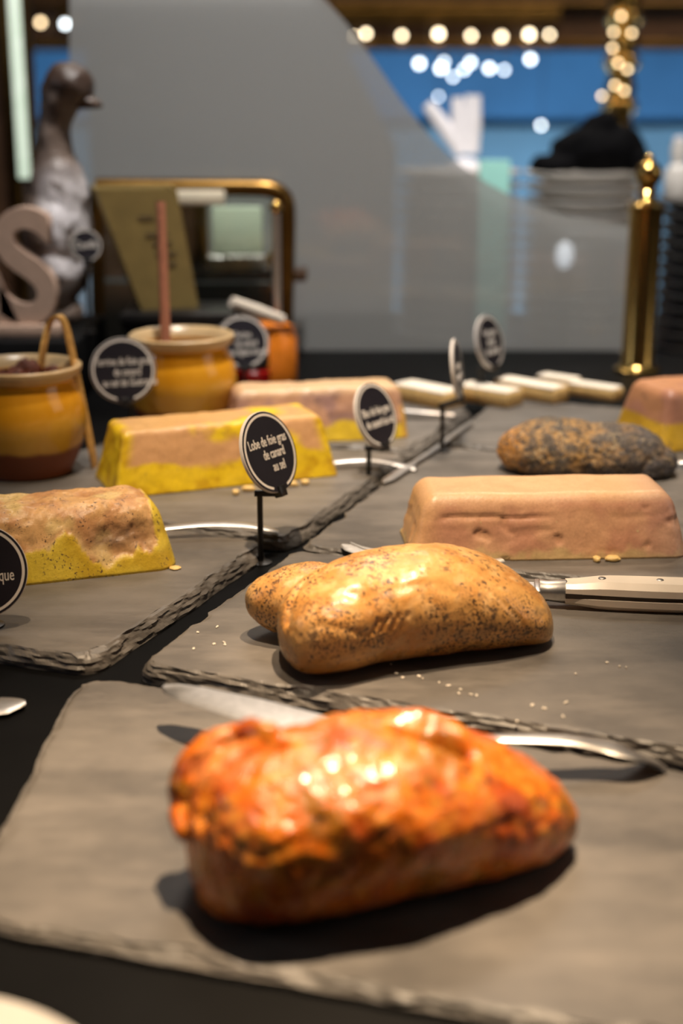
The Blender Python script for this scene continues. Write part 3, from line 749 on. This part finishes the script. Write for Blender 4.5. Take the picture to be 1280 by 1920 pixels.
fs += [(0, 1, 2, 3), tuple((len(pp)-1)*4+k for k in (3, 2, 1, 0))]
mb.add(vs, fs); mb.build('strip', 'bamboo', tg)

# ------------------------------------------------------------------ round signs on stands
def text_mesh(body, size, sx, bold):
    cu = bpy.data.curves.new('t', 'FONT'); cu.body = body; cu.size = size; cu.align_x = 'CENTER'; cu.align_y = 'CENTER'
    cu.offset = bold; cu.extrude = .00012; cu.resolution_u = 3
    t = bpy.data.objects.new('t', cu); COL.objects.link(t)
    dg = bpy.context.evaluated_depsgraph_get(); dg.update()
    me = bpy.data.meshes.new_from_object(t.evaluated_get(dg)); bpy.data.objects.remove(t)
    for v in me.vertices: v.co.x *= sx
    return me
def sign(label, base, center, phi, beta, lines, Rr=.031, thk=.0030, post_r=.0022, rise=0):
    root = thing('round_sign', label, 'sign', base, 0, None)
    n = Vector((math.sin(R(phi)), -math.cos(R(phi)), 0)); hx = Vector((math.cos(R(phi)), math.sin(R(phi)), 0))
    up = Vector((0, 0, 1))*math.cos(R(beta)) - n*math.sin(R(beta)); nn = hx.cross(up)
    C = Vector(center) - Vector(base)
    Mx = Matrix.Translation(C) @ Matrix((( hx.x, up.x, nn.x, 0), (hx.y, up.y, nn.y, 0), (hx.z, up.z, nn.z, 0), (0, 0, 0, 1)))
    mb = MB(); mb.lathe([(0, -thk), (Rr*.985, -thk), (Rr, -thk+.0003), (Rr, -.0003), (Rr*.99, 0), (0, 0)], 64, (0, 0, 0), Mx); disc = mb.build('disc', 'sign_white', root)
    mb = MB(); mb.lathe([(0, .0002), (Rr*.985, .0002), (Rr*.985, -.0001), (0, -.0001)], 64, (0, 0, 0), Mx); mb.build('printed_face', 'sign_black', disc)
    mb = MB(); vs = []; fs = []; N = 60; g = R(17); k = 0
    for i in range(N+1):
        a = -math.pi/2 + g + (2*math.pi-2*g)*i/N
        for rr in (Rr*.875, Rr*.935): vs.append((rr*math.cos(a), rr*math.sin(a), .0004))
    for i in range(N): fs.append((2*i, 2*i+1, 2*i+3, 2*i+2))
    mb.add(vs, fs, Mx); mb.build('ring', 'ink_white', disc, smooth=False)
    for (txt, dx, dy, size, sx) in lines:
        me = text_mesh(txt, size*Rr, sx, .004*size*Rr)
        me.transform(Mx @ Matrix.Translation((dx*Rr, dy*Rr, .0004))); me.materials.append(MATS['ink_white'])
        o = bpy.data.objects.new('lettering', me); COL.objects.link(o); o.parent = disc
    # stand: foot, post, arm and clip
    bot = C - up*(Rr*.97); top = Vector((0, 0, bot.z - .002))
    mb = MB(); mb.lathe([(0, 0), (.0085, 0), (.0085, .0012), (.004, .0022), (0, .0022)], 20); mb.build('foot', 'black_plastic', root)
    mb = MB(); mb.tube([(0, 0, .0008), top], post_r, 12); mb.build('post', 'black_plastic', root)
    mb = MB(); mb.tube([top + (top-bot).normalized()*.004 if (top-bot).length > .001 else top - Vector((.004, 0, 0)), bot - Vector((0, 0, .002)) + nn*(-thk/2)], .0026, 10); mb.build('arm', 'black_plastic', root)
    mb = MB(); mb.box((0, -Rr*.98, -thk/2), (.008, .0085, thk+.0042), Mx, .0008); mb.build('clip', 'black_plastic', root)
    return root
L3 = lambda a, b, c: [(a, 0.0, .26, .34, .62), (b, .12, -.06, .34, .62), (c, .18, -.38, .34, .62)]
b1 = P(489, 1056, ZC); c1 = Q(506, 847, b1.y + .005)
sign('round black sign reading Lobe de foie gras de canard au sel', b1, c1, 56, 20, L3('Lobe de foie gras', 'de canard', 'au sel'))
b2 = P(691, 913, ZC); c2 = Q(706, 778, b2.y + .004)
sign('round black sign with two lines of lettering by the grey-pink loaf', b2, c2, 55, 20, [('Bloc de foie gras', 0, .12, .36, .60), ('de canard au sel', .06, -.24, .36, .62)], .0295)
b3 = P(238, 845); c3 = Q(231, 694, 1.36); b3 = Vector((c3.x + .004, 1.372, 0))
sign('round black sign reading Terrine de foie gras between the two pots', b3, c3, 16, 16, L3('Terrine de foie gras', 'de canard', 'au sel de Guérande'), .0315)
c4 = Q(455, 641, 1.60); b4 = Vector((c4.x, 1.61, 0))
sign('round grey-lettered sign half hidden behind the stick pot', b4, c4, 16, 18, L3('Terrine', 'de canard', 'aux figues douces'), .0300)
c5 = Q(-38, 1072, .868); b5 = Vector((c5.x + .004, .872, 0))
sign('round black sign with lettering ending in que before the peeled loaf', b5, c5, 14, 16, [('Lobe', -.1, .30, .34, .62), ('au piment basque', -.08, -.12, .36, .62)], .0300)
c7 = Q(859, 692, 1.36); b7 = P(828, 846, 0)
sign('round sign turned edge-on above the joint between slates', b7, c7, 78, 8, [('Foie gras', 0, .1, .36, .62), ('de canard', 0, -.25, .36, .62)], .0290)
c8 = Q(919, 641, 1.585); b8 = Vector((c8.x - .010, 1.585, 0))
sign('round sign standing behind the toasted bread fingers', b8, c8, 56, 14, [('Foie gras', .05, .34, .40, .62), ('entier', .05, .0, .40, .62), ('de canard', .05, -.34, .40, .62)], .0300)

# ------------------------------------------------------------------ toasted bread fingers
def toast(pa, pb, wd, th, lab, zr=.0, z0=0.0):
    A = P(*pa, z0); B = P(*pb, z0); L = (B-A).length; ang = math.atan2(B.y-A.y, B.x-A.x)
    root = thing('bread_finger', lab, 'bread', (A+B)/2, ang, 'bread fingers')
    mb = MB(); mb.box((0, 0, th/2), (L, wd, th), None, .003)
    mb.v = [(v[0], v[1] + .002*noise.noise(Vector(v)*60), v[2] + (.0015*noise.noise(Vector(v)*80) if v[2] > .003 else 0)) for v in mb.v]
    mb.build('crust', 'bread_crust', root)
    mb = MB(); mb.box((0, -.001, th+.0005), (L*.95, wd*.90, .003), None, .0012); mb.build('crumb_face', 'bread_crumb', root)
LB = 'pale toasted bread finger lying behind the slates'
toast((752, 745), (852, 765), .036, .017, 'toasted bread finger at the end of the grey-pink loaf'); toast((866, 746), (966, 762), .032, .016, 'toasted bread finger between the edge-on sign and the sign behind it')
toast((938, 735), (1052, 755), .030, .016, 'longest toasted bread finger, right of the rear sign'); toast((1012, 725), (1082, 735), .024, .014, 'short toasted bread finger lying behind the others')
toast((1070, 738), (1160, 751), .024, .013, 'thin toasted bread finger beside the brass post')

# ------------------------------------------------------------------ left back: riser, letters, goose, card, case
def yb(px, py, z): return P(px, py, z)
RZ = .060                                       # top of the black riser
mb = MB(); mb.box((-.545, 1.70, RZ/2+ZC/2), (.50, .20, RZ-ZC), None, .003)
tag(mb.build('riser_block', 'black_matte', None), 'black riser block under the letters and the wooden goose', 'riser')
sg = thing('letter_sign', 'pale wooden standing letters A and S on a base bar', 'sign', (-.52, 1.645, RZ))
bz = .014; bx0 = Q(-160, 580, 1.645).x; bx1 = Q(116, 580, 1.645).x
mb = MB(); mb.box(((bx0+bx1)/2 + .52, 0, bz/2), (bx1-bx0, .034, bz), None, .0015); mb.build('base_bar', 'letter_wood', sg)
def letter(ch, xc, size, zc, name):
    cu = bpy.data.curves.new('t', 'FONT'); cu.body = ch; cu.size = size; cu.align_x = 'CENTER'; cu.extrude = .010; cu.offset = .004; cu.bevel_depth = .0006
    t = bpy.data.objects.new('t', cu); COL.objects.link(t); dg = bpy.context.evaluated_depsgraph_get(); dg.update()
    me = bpy.data.meshes.new_from_object(t.evaluated_get(dg)); bpy.data.objects.remove(t)
    zs = [v.co.y for v in me.vertices]; z0, z1 = min(zs), max(zs); hgt = .132
    for v in me.vertices: v.co = (v.co.x*.80 + xc, -v.co.z, zc + (v.co.y-z0)*hgt/(z1-z0))
    me.materials.append(MATS['letter_wood']); o = bpy.data.objects.new(name, me); COL.objects.link(o); o.parent = sg
letter('S', Q(48, 470, 1.645).x + .52, .19, bz-.001, 'letter_s')
letter('A', Q(-60, 470, 1.645).x + .52, .19, bz-.001, 'letter_a')

gy = 1.735
G = lambda px, py: Q(px, py, gy)
gl = Vector((G(108, 560).x, gy, RZ))
def col_goose(p, n):
    k = mixc(lin(96, 80, 70), lin(120, 104, 94), sst(-.3, .4, fr(p, 30, 3, 3)))
    wv = sst(-.05, .25, fr(p, 22, 3, 9) + .25)*sst(-.02, .012, p.x)*sst(.20, .14, p.z)*sst(.02, .06, p.z)
    k = mixc(k, lin(232, 228, 232), wv)
    return mixc(k, lin(66, 48, 38), sst(.262, .275, p.z))
g0 = lambda px, py, dy=0: Vector((G(px, py).x - gl.x, dy, G(px, py).z - RZ))
goose = thing('wooden_goose', 'weathered carved wooden goose figure behind the letters', 'figurine', gl)
organic('body', [(tuple(g0(104, 430, .01)), (.042, .060, .062), 0), (tuple(g0(108, 500, .02)), (.036, .07, .045), 0), (tuple(g0(130, 160, 0)), (.0295, .030, .0265), 0),
                 (tuple(g0(112, 370, .0)), (.034, .04, .055), 0), ((0, 0, .012), (.032, .036, .02), 0), ((0, 0, .004), (.03, .03, .012), 0)],
        [([g0(118, 175), g0(104, 230), g0(104, 285), g0(108, 340)], [.026, .0185, .020, .032])],
        .003, 8, .003, lambda p, n: fr(p, 40, 3, 2)*.002, col_goose, 'goose_wood', (0, 0, 0), 0, parent=goose)
mb = MB(); mb.tube([g0(138, 188, 0), g0(160, 190, -.004), g0(180, 194, -.006), g0(192, 199, -.008)], [(.011, .013), (.009, .012), (.006, .010), (.0025, .005)], 14); mb.build('beak', 'dark_wood', goose)
mb = MB(); mb.ball(g0(128, 160, -.026), .004, 8); mb.build('eye', 'black_plastic', goose)
c6 = Q(161, 460, 1.66); b6 = Vector((c6.x - .002, 1.665, RZ))
sign('small round sign with one white line before the goose', b6, c6, 22, 12, [('Confit', 0, .02, .62, .9)], .0185)

# black box behind the pots
q0 = Q(335, 590, 1.78)
bb = thing('black_box', 'black lidded box behind the stick pot', 'box', (Q(338, 600, 1.72).x, 1.722, ZC))
mb = MB(); mb.box((0, 0, .0395), (.125, .10, .079), None, .003); mb.build('body', 'black_matte', bb)
mb = MB(); mb.box((0, 0, .0857), (.130, .105, .014), None, .003); mb.build('lid', 'black_plastic', bb)
# tapered olive paper container
ob = thing('olive_carton', 'olive paper carton tapering downward behind the wooden stick', 'carton', (Q(314, 540, 1.725).x, 1.725, .081), R(14))
t0 = Q(176, 352, 1.70); h_ = t0.z - .081
vs = []
for (z, a, c) in ((0, .034, .022), (h_, .046, .034)):
    for (sx, sy) in ((-1, -1), (1, -1), (1, 1), (-1, 1)): vs.append((sx*a - .036*z/h_, sy*c, z))
for (z, a, c) in ((h_, .044, .032), (.004, .033, .021)):
    for (sx, sy) in ((-1, -1), (1, -1), (1, 1), (-1, 1)): vs.append((sx*a - .036*z/h_, sy*c, z))
fs = [(0, 3, 2, 1)]
for l in range(3):
    for k in range(4): fs.append((l*4+k, l*4+(k+1) % 4, (l+1)*4+(k+1) % 4, (l+1)*4+k))
fs.append((12, 13, 14, 15))
mb = MB(); mb.add(vs, fs); mb.build('shell', 'olive_card', ob, smooth=False)
for (x, z, l) in ((-.026, .108, .018), (-.014, .088, .026), (-.008, .078, .022), (-.004, .066, .024), (-.002, .054, .02)):
    yy = -(.022 + (.034-.022)*z/h_) - .0002
    mb = MB(); mb.box((x, yy, z), (l, .0008, .0042)); mb.build('printed_line', 'card_ink', ob)

# brass-framed display case with shelf
dc = thing('display_case', 'brass-framed glass case with a rounded corner holding ramekins', 'display case', (Q(455, 690, 1.86).x, 1.86, ZC))
D = lambda px, py, y=1.86: Q(px, py, y) - dc.location
cz = D(0, 690).z
fpath = [Vector((D(532, 690).x, 0, .0)), D(534, 600), D(537, 470), D(538, 400), D(533, 372), D(516, 358), D(490, 353), D(430, 352), D(300, 351), D(180, 350)]
mb = MB(); mb.tube(smooth_path(fpath, 6), [(.011, .011)]*(6*9+1), 12); mb.build('frame', 'brass_dark', dc)
mb = MB(); mb.tube([D(180, 350), Vector((D(180, 560).x, 0, .001))], .009, 10); mb.build('upright', 'brass_dark', dc)
a = D(186, 352); b = D(534, 700); b.z = .002
mb = MB(); mb.box(((a.x+b.x)/2, .004, (a.z+b.z)/2), (b.x-a.x, .004, a.z-b.z)); mb.build('pane', 'clear_glass', dc)
s0 = D(360, 520); s1 = D(545, 520)
mb = MB(); mb.box(((s0.x+s1.x)/2 - .02, .032, s0.z), (s1.x-s0.x+.08, .056, .012), None, .001); mb.build('shelf', 'dark_wood', dc)
a = D(188, 356, 1.925); b = D(392, 520, 1.925)
mb = MB(); mb.box(((a.x+b.x)/2, .066, (a.z+b.z)/2), (b.x-a.x, .006, a.z-b.z)); mb.build('rear_panel', 'dark_wood', dc)
a = D(188, 528, 1.925); b = D(536, 690, 1.925)
mb = MB(); mb.box(((a.x+b.x)/2, .066, a.z/2), (b.x-a.x, .006, a.z-.004)); mb.build('rear_panel', 'dark_wood', dc)
a = D(395, 388, 1.905); b = D(492, 480, 1.905)
mb = MB(); mb.box(((a.x+b.x)/2, a.y+.01, (a.z+b.z)/2), (b.x-a.x, .01, a.z-b.z), None, .004); mb.build('back_panel', 'pale_green', dc)
a = D(360, 380); b = D(388, 500)
mb = MB(); mb.box(((a.x+b.x)/2, .03, (a.z+b.z)/2), (b.x-a.x, .02, a.z-b.z), None, .002); mb.build('post', 'brass_dark', dc)
a = D(292, 357, 1.843); b = D(422, 384, 1.843)
mb = MB(); mb.box(((a.x+b.x)/2, a.y, (a.z+b.z)/2), (b.x-a.x, .012, a.z-b.z), None, .003); mb.build('label_rail', 'cream', dc)
# saucers and bun on the case shelf
shz = (s0 + dc.location).z + .006
for i, (px, r) in enumerate(((414, .022), (448, .020), (478, .018))):
    x = Q(px, 500, 1.892).x
    mb = MB(); mb.lathe([(0, 0), (r*.6, 0), (r, .016), (r, .0175), (r*.5, .003), (0, .003)], 30)
    tag(mb.build('ramekin', 'porcelain', None, (x, 1.892, shz)), 'small white ramekin on the shelf of the brass case', 'ramekin', 'ramekins in the brass case')
x = Q(518, 490, 1.893).x
mb = MB(); mb.ball((0, 0, .012), (.016, .014, .013), 10); mb.v = [(v[0], v[1], max(0, v[2])) for v in mb.v]
tag(mb.build('bread_roll', 'bread_crust', None, (x, 1.893, shz)), 'small golden roll on the brass case shelf', 'bread')

# jars beside the pot
def jar(label, px, py, Y, r, h, mat, lid=None):
    c = Q(px, py, Y); root = thing('preserve_jar', label, 'jar', (c.x, Y, ZC), 0)
    mb = MB(); mb.lathe([(0, 0), (r*.95, 0), (r, .004), (r, h*.8), (r*.86, h*.9), (r*.86, h), (0, h)], 30); mb.build('jar_body', mat, root)
    if lid:
        mb = MB(); mb.lathe([(r*.9, h-.002), (r*.94, h), (r*.94, h+.012), (r*.88, h+.014), (0, h+.014)], 30); mb.build('lid', lid, root)
    return root
jar('jar of orange preserve beside the brass case post', 508, 640, 1.71, .031, .074, 'orange_jam', None)
jar('low jar of red preserve behind the half-hidden sign', 474, 690, 1.662, .020, .034, 'red_jam', 'black_plastic')
sp2 = thing('spreader', 'white-handled spreader resting on the orange preserve jar', 'spreader', Q(480, 600, 1.68))
a = Q(434, 566, 1.66) - sp2.location; b = Q(530, 600, 1.69) - sp2.location; cc = Q(556, 612, 1.70) - sp2.location
mb = MB(); mb.tube([a, a.lerp(b, .5), b], [.0065, .0075, .006], 12); mb.build('handle', 'ivory', sp2)
mb = MB(); mb.tube([b, cc], [(.001, .006), (.001, .004)], 10); mb.build('blade', 'steel', sp2)
# slim grey rail post in front of the case
rp = thing('rail_post', 'slim grey metal post before the brass case', 'post', (Q(521, 705, 1.735).x, 1.735, ZC))
t_ = Q(524, 395, 1.735).z - ZC
mb = MB(); mb.tube([(0, 0, .002), (0, 0, t_)], .0052, 14); mb.build('shaft', 'steel', rp)
mb = MB(); mb.lathe([(0, 0), (.012, 0), (.012, .003), (.006, .006), (0, .006)], 20); mb.build('foot', 'steel', rp)
mb = MB(); mb.ball((0, 0, t_+.004), .008, 10); mb.build('knob', 'brass', rp)

# ------------------------------------------------------------------ curved guard with painted reflection veil, brass post, plates
PY_ = 1.95
G2 = lambda px, py: Q(px, py, PY_)
arc = smooth_path([G2(590, -20), G2(650, 45), G2(705, 120), G2(765, 205), G2(830, 280), G2(900, 335), G2(985, 378), G2(1080, 408), G2(1180, 424)], 6)
gp = thing('glass_guard', 'large glass guard pane veiled in painted grey reflection with a sweeping curved edge', 'glass guard', (0, PY_, ZC))
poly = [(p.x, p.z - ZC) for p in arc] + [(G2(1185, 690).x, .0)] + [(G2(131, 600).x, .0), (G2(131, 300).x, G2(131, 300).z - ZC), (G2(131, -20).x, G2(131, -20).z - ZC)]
mb = MB(); mb.prism(poly, -.004, .004, Matrix.Rotation(R(90), 4, 'X')); mb.build('pane', 'reflection_veil', gp, smooth=False)
bpst = thing('brass_post', 'polished brass post with a round finial at the guard pane', 'post', (Q(1192, 725, 1.80).x, 1.80, ZC))
ht = Q(1207, 395, 1.80).z - ZC
mb = MB(); mb.lathe([(0, 0), (.029, 0), (.029, .004), (.0225, .008), (.0205, .012), (.0205, ht)], 40); mb.build('shaft', 'brass', bpst)
mb = MB(); mb.lathe([(.0205, ht), (.024, ht+.002), (.024, ht+.006), (.014, ht+.010), (.009, ht+.018), (.013, ht+.022), (.009, ht+.027), (.012, ht+.030)], 32); mb.build('collar', 'brass', bpst)
mb = MB(); mb.ball((0, 0, ht+.044), .0165, 14); mb.ball((0, 0, ht+.062), .006, 10); mb.build('finial', 'brass', bpst)

BC = -.11
bc = thing('back_counter', 'dark lower counter behind the glass guard', 'counter', (.62, 2.63, FLOOR))
mb = MB(); mb.box((0, 0, (BC-FLOOR)/2-.015), (2.0, .56, BC-FLOOR-.03)); mb.build('body', 'black_matte', bc)
mb = MB(); mb.box((0, 0, BC-FLOOR-.015), (2.04, .60, .03), None, .003); mb.build('top', 'black_top', bc)

def plate_mesh(name, r, mat):
    mb = MB(); mb.lathe([(0, .001), (r*.55, .001), (r*.58, 0), (r*.62, 0), (r*.64, .003), (r*.98, .0165), (r, .0200), (r*1.004, .0215), (r*.985, .022), (r*.66, .0068), (r*.6, .0042), (0, .0042)], 56)
    return mb.mesh(name, mat)
def stack(px, Y, r, ytop, mat, label, grp):
    me = plate_mesh('dinner_plate', r, mat); x = Q(px, 400, Y).x; ztop = Q(px, ytop, Y).z; dz = .0220
    n = int((ztop - BC - .0222)/dz) + 1
    for i in range(n):
        o = bpy.data.objects.new('dinner_plate', me); COL.objects.link(o)
        o.location = (x + random.uniform(-.0012, .0012), Y + random.uniform(-.0012, .0012), BC + i*dz); o.rotation_euler = (0, 0, random.uniform(0, 6))
        tag(o, label if i < n-1 else 'topmost ' + label, 'plate', grp if i < n-1 else None)
    return Vector((x, Y, BC + (n-1)*dz + .022))
s1 = stack(1098, 2.47, .106, 302, 'porcelain', 'pale plate in the stack under the black cloth', 'plates under the black cloth')
s2 = stack(858, 2.50, .106, 296, 'porcelain', 'pale plate in the stack behind the veiled pane', 'plates behind the frosted pane')
s3 = stack(1332, 2.46, .092, 352, 'dark_porcelain', 'dark grey plate in the stack beyond the brass post', 'dark plates beyond the brass post')
# black cloth heap
def col_one(c): return lambda p, n: c
organic('black_cloth', [((.01, 0, .035), (.075, .065, .042), 0), ((-.06, -.02, .012), (.04, .05, .018), 0), ((.045, .0, .045), (.045, .05, .034), 0), ((.02, 0, .075), (.03, .035, .022), 0), ((.075, 0, .02), (.025, .05, .03), 0)],
        [], .004, 8, .002, lambda p, n: fr(p, 25, 3, 2)*.006 + fr(p, 70, 2, 2)*.002, col_one((.006, .006, .007)), 'black_cloth', (s1.x, s1.y, s1.z-.001), 0,
        'crumpled black cloth heaped on the stack of plates', 'cloth')
# upright turquoise glass divider and a glowing globe added for a lamp reflection
mb = MB(); a = Q(898, 300, 2.36); b = Q(944, 690, 2.36); mb.box(((a.x+b.x)/2, 2.36, (a.z+BC)/2), (b.x-a.x, .008, a.z-BC), None, .002)
tag(mb.build('glass_divider', 'turquoise_glass', None), 'narrow turquoise glass divider standing before the plates', 'divider')
lp = Q(1058, 478, 2.353)
gb = thing('reflection_globe', 'small glowing white globe added as a lamp reflection in the veiled pane', 'reflection', (lp.x, 2.353, BC))
mb = MB(); mb.ball((0, 0, lp.z-BC), (.014, .014, .022), 10); mb.build('globe', 'reflection_glow', gb)
mb = MB(); mb.lathe([(0, 0), (.012, 0), (.012, .004), (.004, .008), (.004, lp.z-BC-.018), (0, lp.z-BC-.018)], 20); mb.build('stem', 'steel', gb)
# white folded napkins on the plates and a white bottle
def napkin(px, py, Y, z0, label):
    root = thing('folded_napkin', label, 'napkin', (Q(px, py, Y).x, Y, z0))
    K = lambda a, b: Q(a, b, Y) - root.location
    for (pa, pb, w0, w1) in (((880, 288), (887, 178), .016, .013), ((862, 288), (857, 182), .012, .010), ((868, 286), (800, 195), .013, .010)):
        mb = MB(); A_, B_ = K(*pa), K(*pb); A_.z = max(A_.z, .002)
        mb.tube([A_, A_.lerp(B_, .5), B_], [(.010, w0), (.008, w0*1.05), (.003, w1)], 12, (0, 1, 0)); mb.build('fold', 'white_cloth', root)
    mb = MB(); mb.lathe([(0, 0), (.03, 0), (.028, .010), (.01, .02), (0, .02)], 20, (K(872, 288).x, 0, 0)); mb.build('gathered_foot', 'white_cloth', root)
napkin(868, 285, 2.50, s2.z, 'white three-pointed folded napkin on the pale plates')
wb = Q(1255, 350, 2.46)
bt = thing('white_bottle', 'white bottle standing on the dark plates', 'bottle', (wb.x + .012, 2.46, s3.z))
mb = MB(); hh = Q(1240, 262, 2.46).z - s3.z
mb.lathe([(0, 0), (.020, 0), (.022, .004), (.022, hh*.45), (.012, hh*.6), (.014, hh*.85), (.010, hh), (0, hh)], 28); mb.build('body', 'porcelain', bt)
mb = MB(); mb.lathe([(.0105, hh*.98), (.0105, hh+.004), (0, hh+.006)], 20); mb.build('cap', 'white_cloth', bt)

# ------------------------------------------------------------------ far room: blue wall, wooden canopy, lights, column
W_ = lambda px, py, Y=5.2: Q(px, py, Y)
mb = MB(); z0 = W_(0, 240, 5.28).z; mb.box((.3, 5.29, (z0+FLOOR)/2), (6, .02, z0-FLOOR)); struct(mb.build('trim_1', 'wall_pale'))
cn = thing('bar_canopy', 'dark wooden bar canopy with brass mouldings', 'canopy', (.3, 5.0, W_(0, 84, 4.8).z))
mb = MB(); mb.box((0, .12, .6), (5.4, .42, 1.2)); mb.build('panel', 'dark_wood', cn)
for (py, hh) in ((3, .012), (26, .045), (84, .030)):
    z = W_(0, py, 4.78).z - cn.location.z
    mb = MB(); mb.box((0 if py != 26 else -.4, -.11, z), (5.4 if py != 26 else 1.6, .04, hh), None, .004); mb.build('moulding', 'brass_dark', cn)
def bulb(px, py, Y, r, mat, label, grp, hang=True):
    c = Q(px, py, Y); root = thing('pendant_bulb', label, 'light bulb', c, 0, grp)
    mb = MB(); mb.ball((0, 0, 0), r, 8); mb.build('bulb', mat, root)
    if Y > 4.9: end = (0, 0, max(cn.location.z - c.z + .01, r*2))
    else: end = (0, 4.93 - Y, 0)
    d = Vector(end).normalized()
    mb = MB(); mb.tube([d*r*.9, end], .0015, 6); mb.build('cord', 'cord', root)
for px, r in ((664, .006), (686, .008), (753, .008), (822, .0105), (883, .008), (940, .009), (992, .0105), (1030, .007)):
    bulb(px, 65 + random.uniform(-3, 4), 4.84, r, 'bulb_warm', 'warm round bulb along the lower edge of the wooden canopy', 'warm canopy bulbs')
for px, py, r in ((786, 119, .0105), (826, 128, .0105), (832, 116, .007), (849, 144, .007), (882, 117, .009), (870, 130, .008), (917, 128, .0095), (945, 131, .007), (994, 111, .010), (905, 88, .009), (1014, 235, .0075), (822, 181, .0055)):
    bulb(px, py, 5.0, r, 'bulb_white', 'cool white bulb hanging before the blue wall', 'cool white bulbs')
for px, py, m in ((76, 42, 'bulb_dim'), (122, 45, 'bulb_white')):
    bulb(px, py, 4.84, .009, m, 'bulb hanging behind the goose' if m == 'bulb_dim' else 'white bulb hanging behind the edge of the veiled pane', 'bulbs behind the goose')
# brass column
cc_ = Q(1160, 215, 3.6)
bcx = thing('brass_column', 'turned brass column with glowing balls added as lamp glints', 'column', (cc_.x, 3.6, FLOOR))
prof = []; z = 0
while z < 2.9:
    for (r, dz) in ((.034, 0), (.044, .012), (.044, .026), (.032, .036), (.038, .060), (.030, .085)): prof.append((r, z+dz))
    z += .10
mb = MB(); mb.lathe(prof, 28); mb.build('shaft', 'brass', bcx)
for i, (px, py) in enumerate(((1128, 180), (1158, 118), (1176, 130), (1152, 160), (1170, 170), (1150, 60), (1164, 30), (1184, 62), (1148, 90))):
    c = Q(px, py, 3.53)
    mb = MB(); mb.ball(c - bcx.location, .005, 8); mb.build('glint_ball', 'bulb_dim', bcx)  # glowing balls added for lamp reflections on the brass
# left: tall cabinet frame with a strip made to glow as a lit glass edge
fx0 = Q(-60, 300, 2.36).x; fx1 = Q(28, 300, 2.36).x; f2 = Q(62, 300, 2.36).x
cb = thing('tall_cabinet', 'tall dark wooden cabinet with brass edging at the left', 'cabinet', ((fx0+fx1)/2 - .1, 2.40, FLOOR))
mb = MB(); mb.box((-.1, .06, 1.0), (fx1-fx0+.4, .16, 2.0), None, .004); mb.build('body', 'dark_wood', cb)
mb = MB(); mb.tube([(fx1-cb.location.x-.002, -.03, .02), (fx1-cb.location.x-.002, -.03, 2.0)], .011, 10); mb.build('edging', 'brass_dark', cb)
mb = MB(); mb.tube([(f2-cb.location.x-.004, -.02, .02), (f2-cb.location.x-.004, -.02, 2.0)], .008, 10); mb.build('edging', 'brass_dark', cb)
ls = thing('lit_glass_edge', 'pale green lit glass edge, made to glow, in a brass channel', 'glass edge', (Q(46, 330, 2.33).x, 2.33, Q(54, 335, 2.33).z))
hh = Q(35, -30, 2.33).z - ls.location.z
mb = MB(); mb.box((0, .0, hh/2), (.019, .008, hh), None, .002); mb.build('glow_bar', 'glass_edge_glow', ls)
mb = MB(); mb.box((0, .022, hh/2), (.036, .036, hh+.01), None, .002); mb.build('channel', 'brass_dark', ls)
# grey backing added to even out the pane's painted reflection
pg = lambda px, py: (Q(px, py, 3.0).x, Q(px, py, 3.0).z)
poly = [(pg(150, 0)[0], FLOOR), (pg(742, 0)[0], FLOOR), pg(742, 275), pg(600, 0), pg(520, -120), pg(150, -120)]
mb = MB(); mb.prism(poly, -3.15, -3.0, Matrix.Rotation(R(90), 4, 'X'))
tag(mb.build('pane_backing', 'gray_backing', None, smooth=False), 'plain grey backing added behind the veiled pane to even its haze', 'backing')
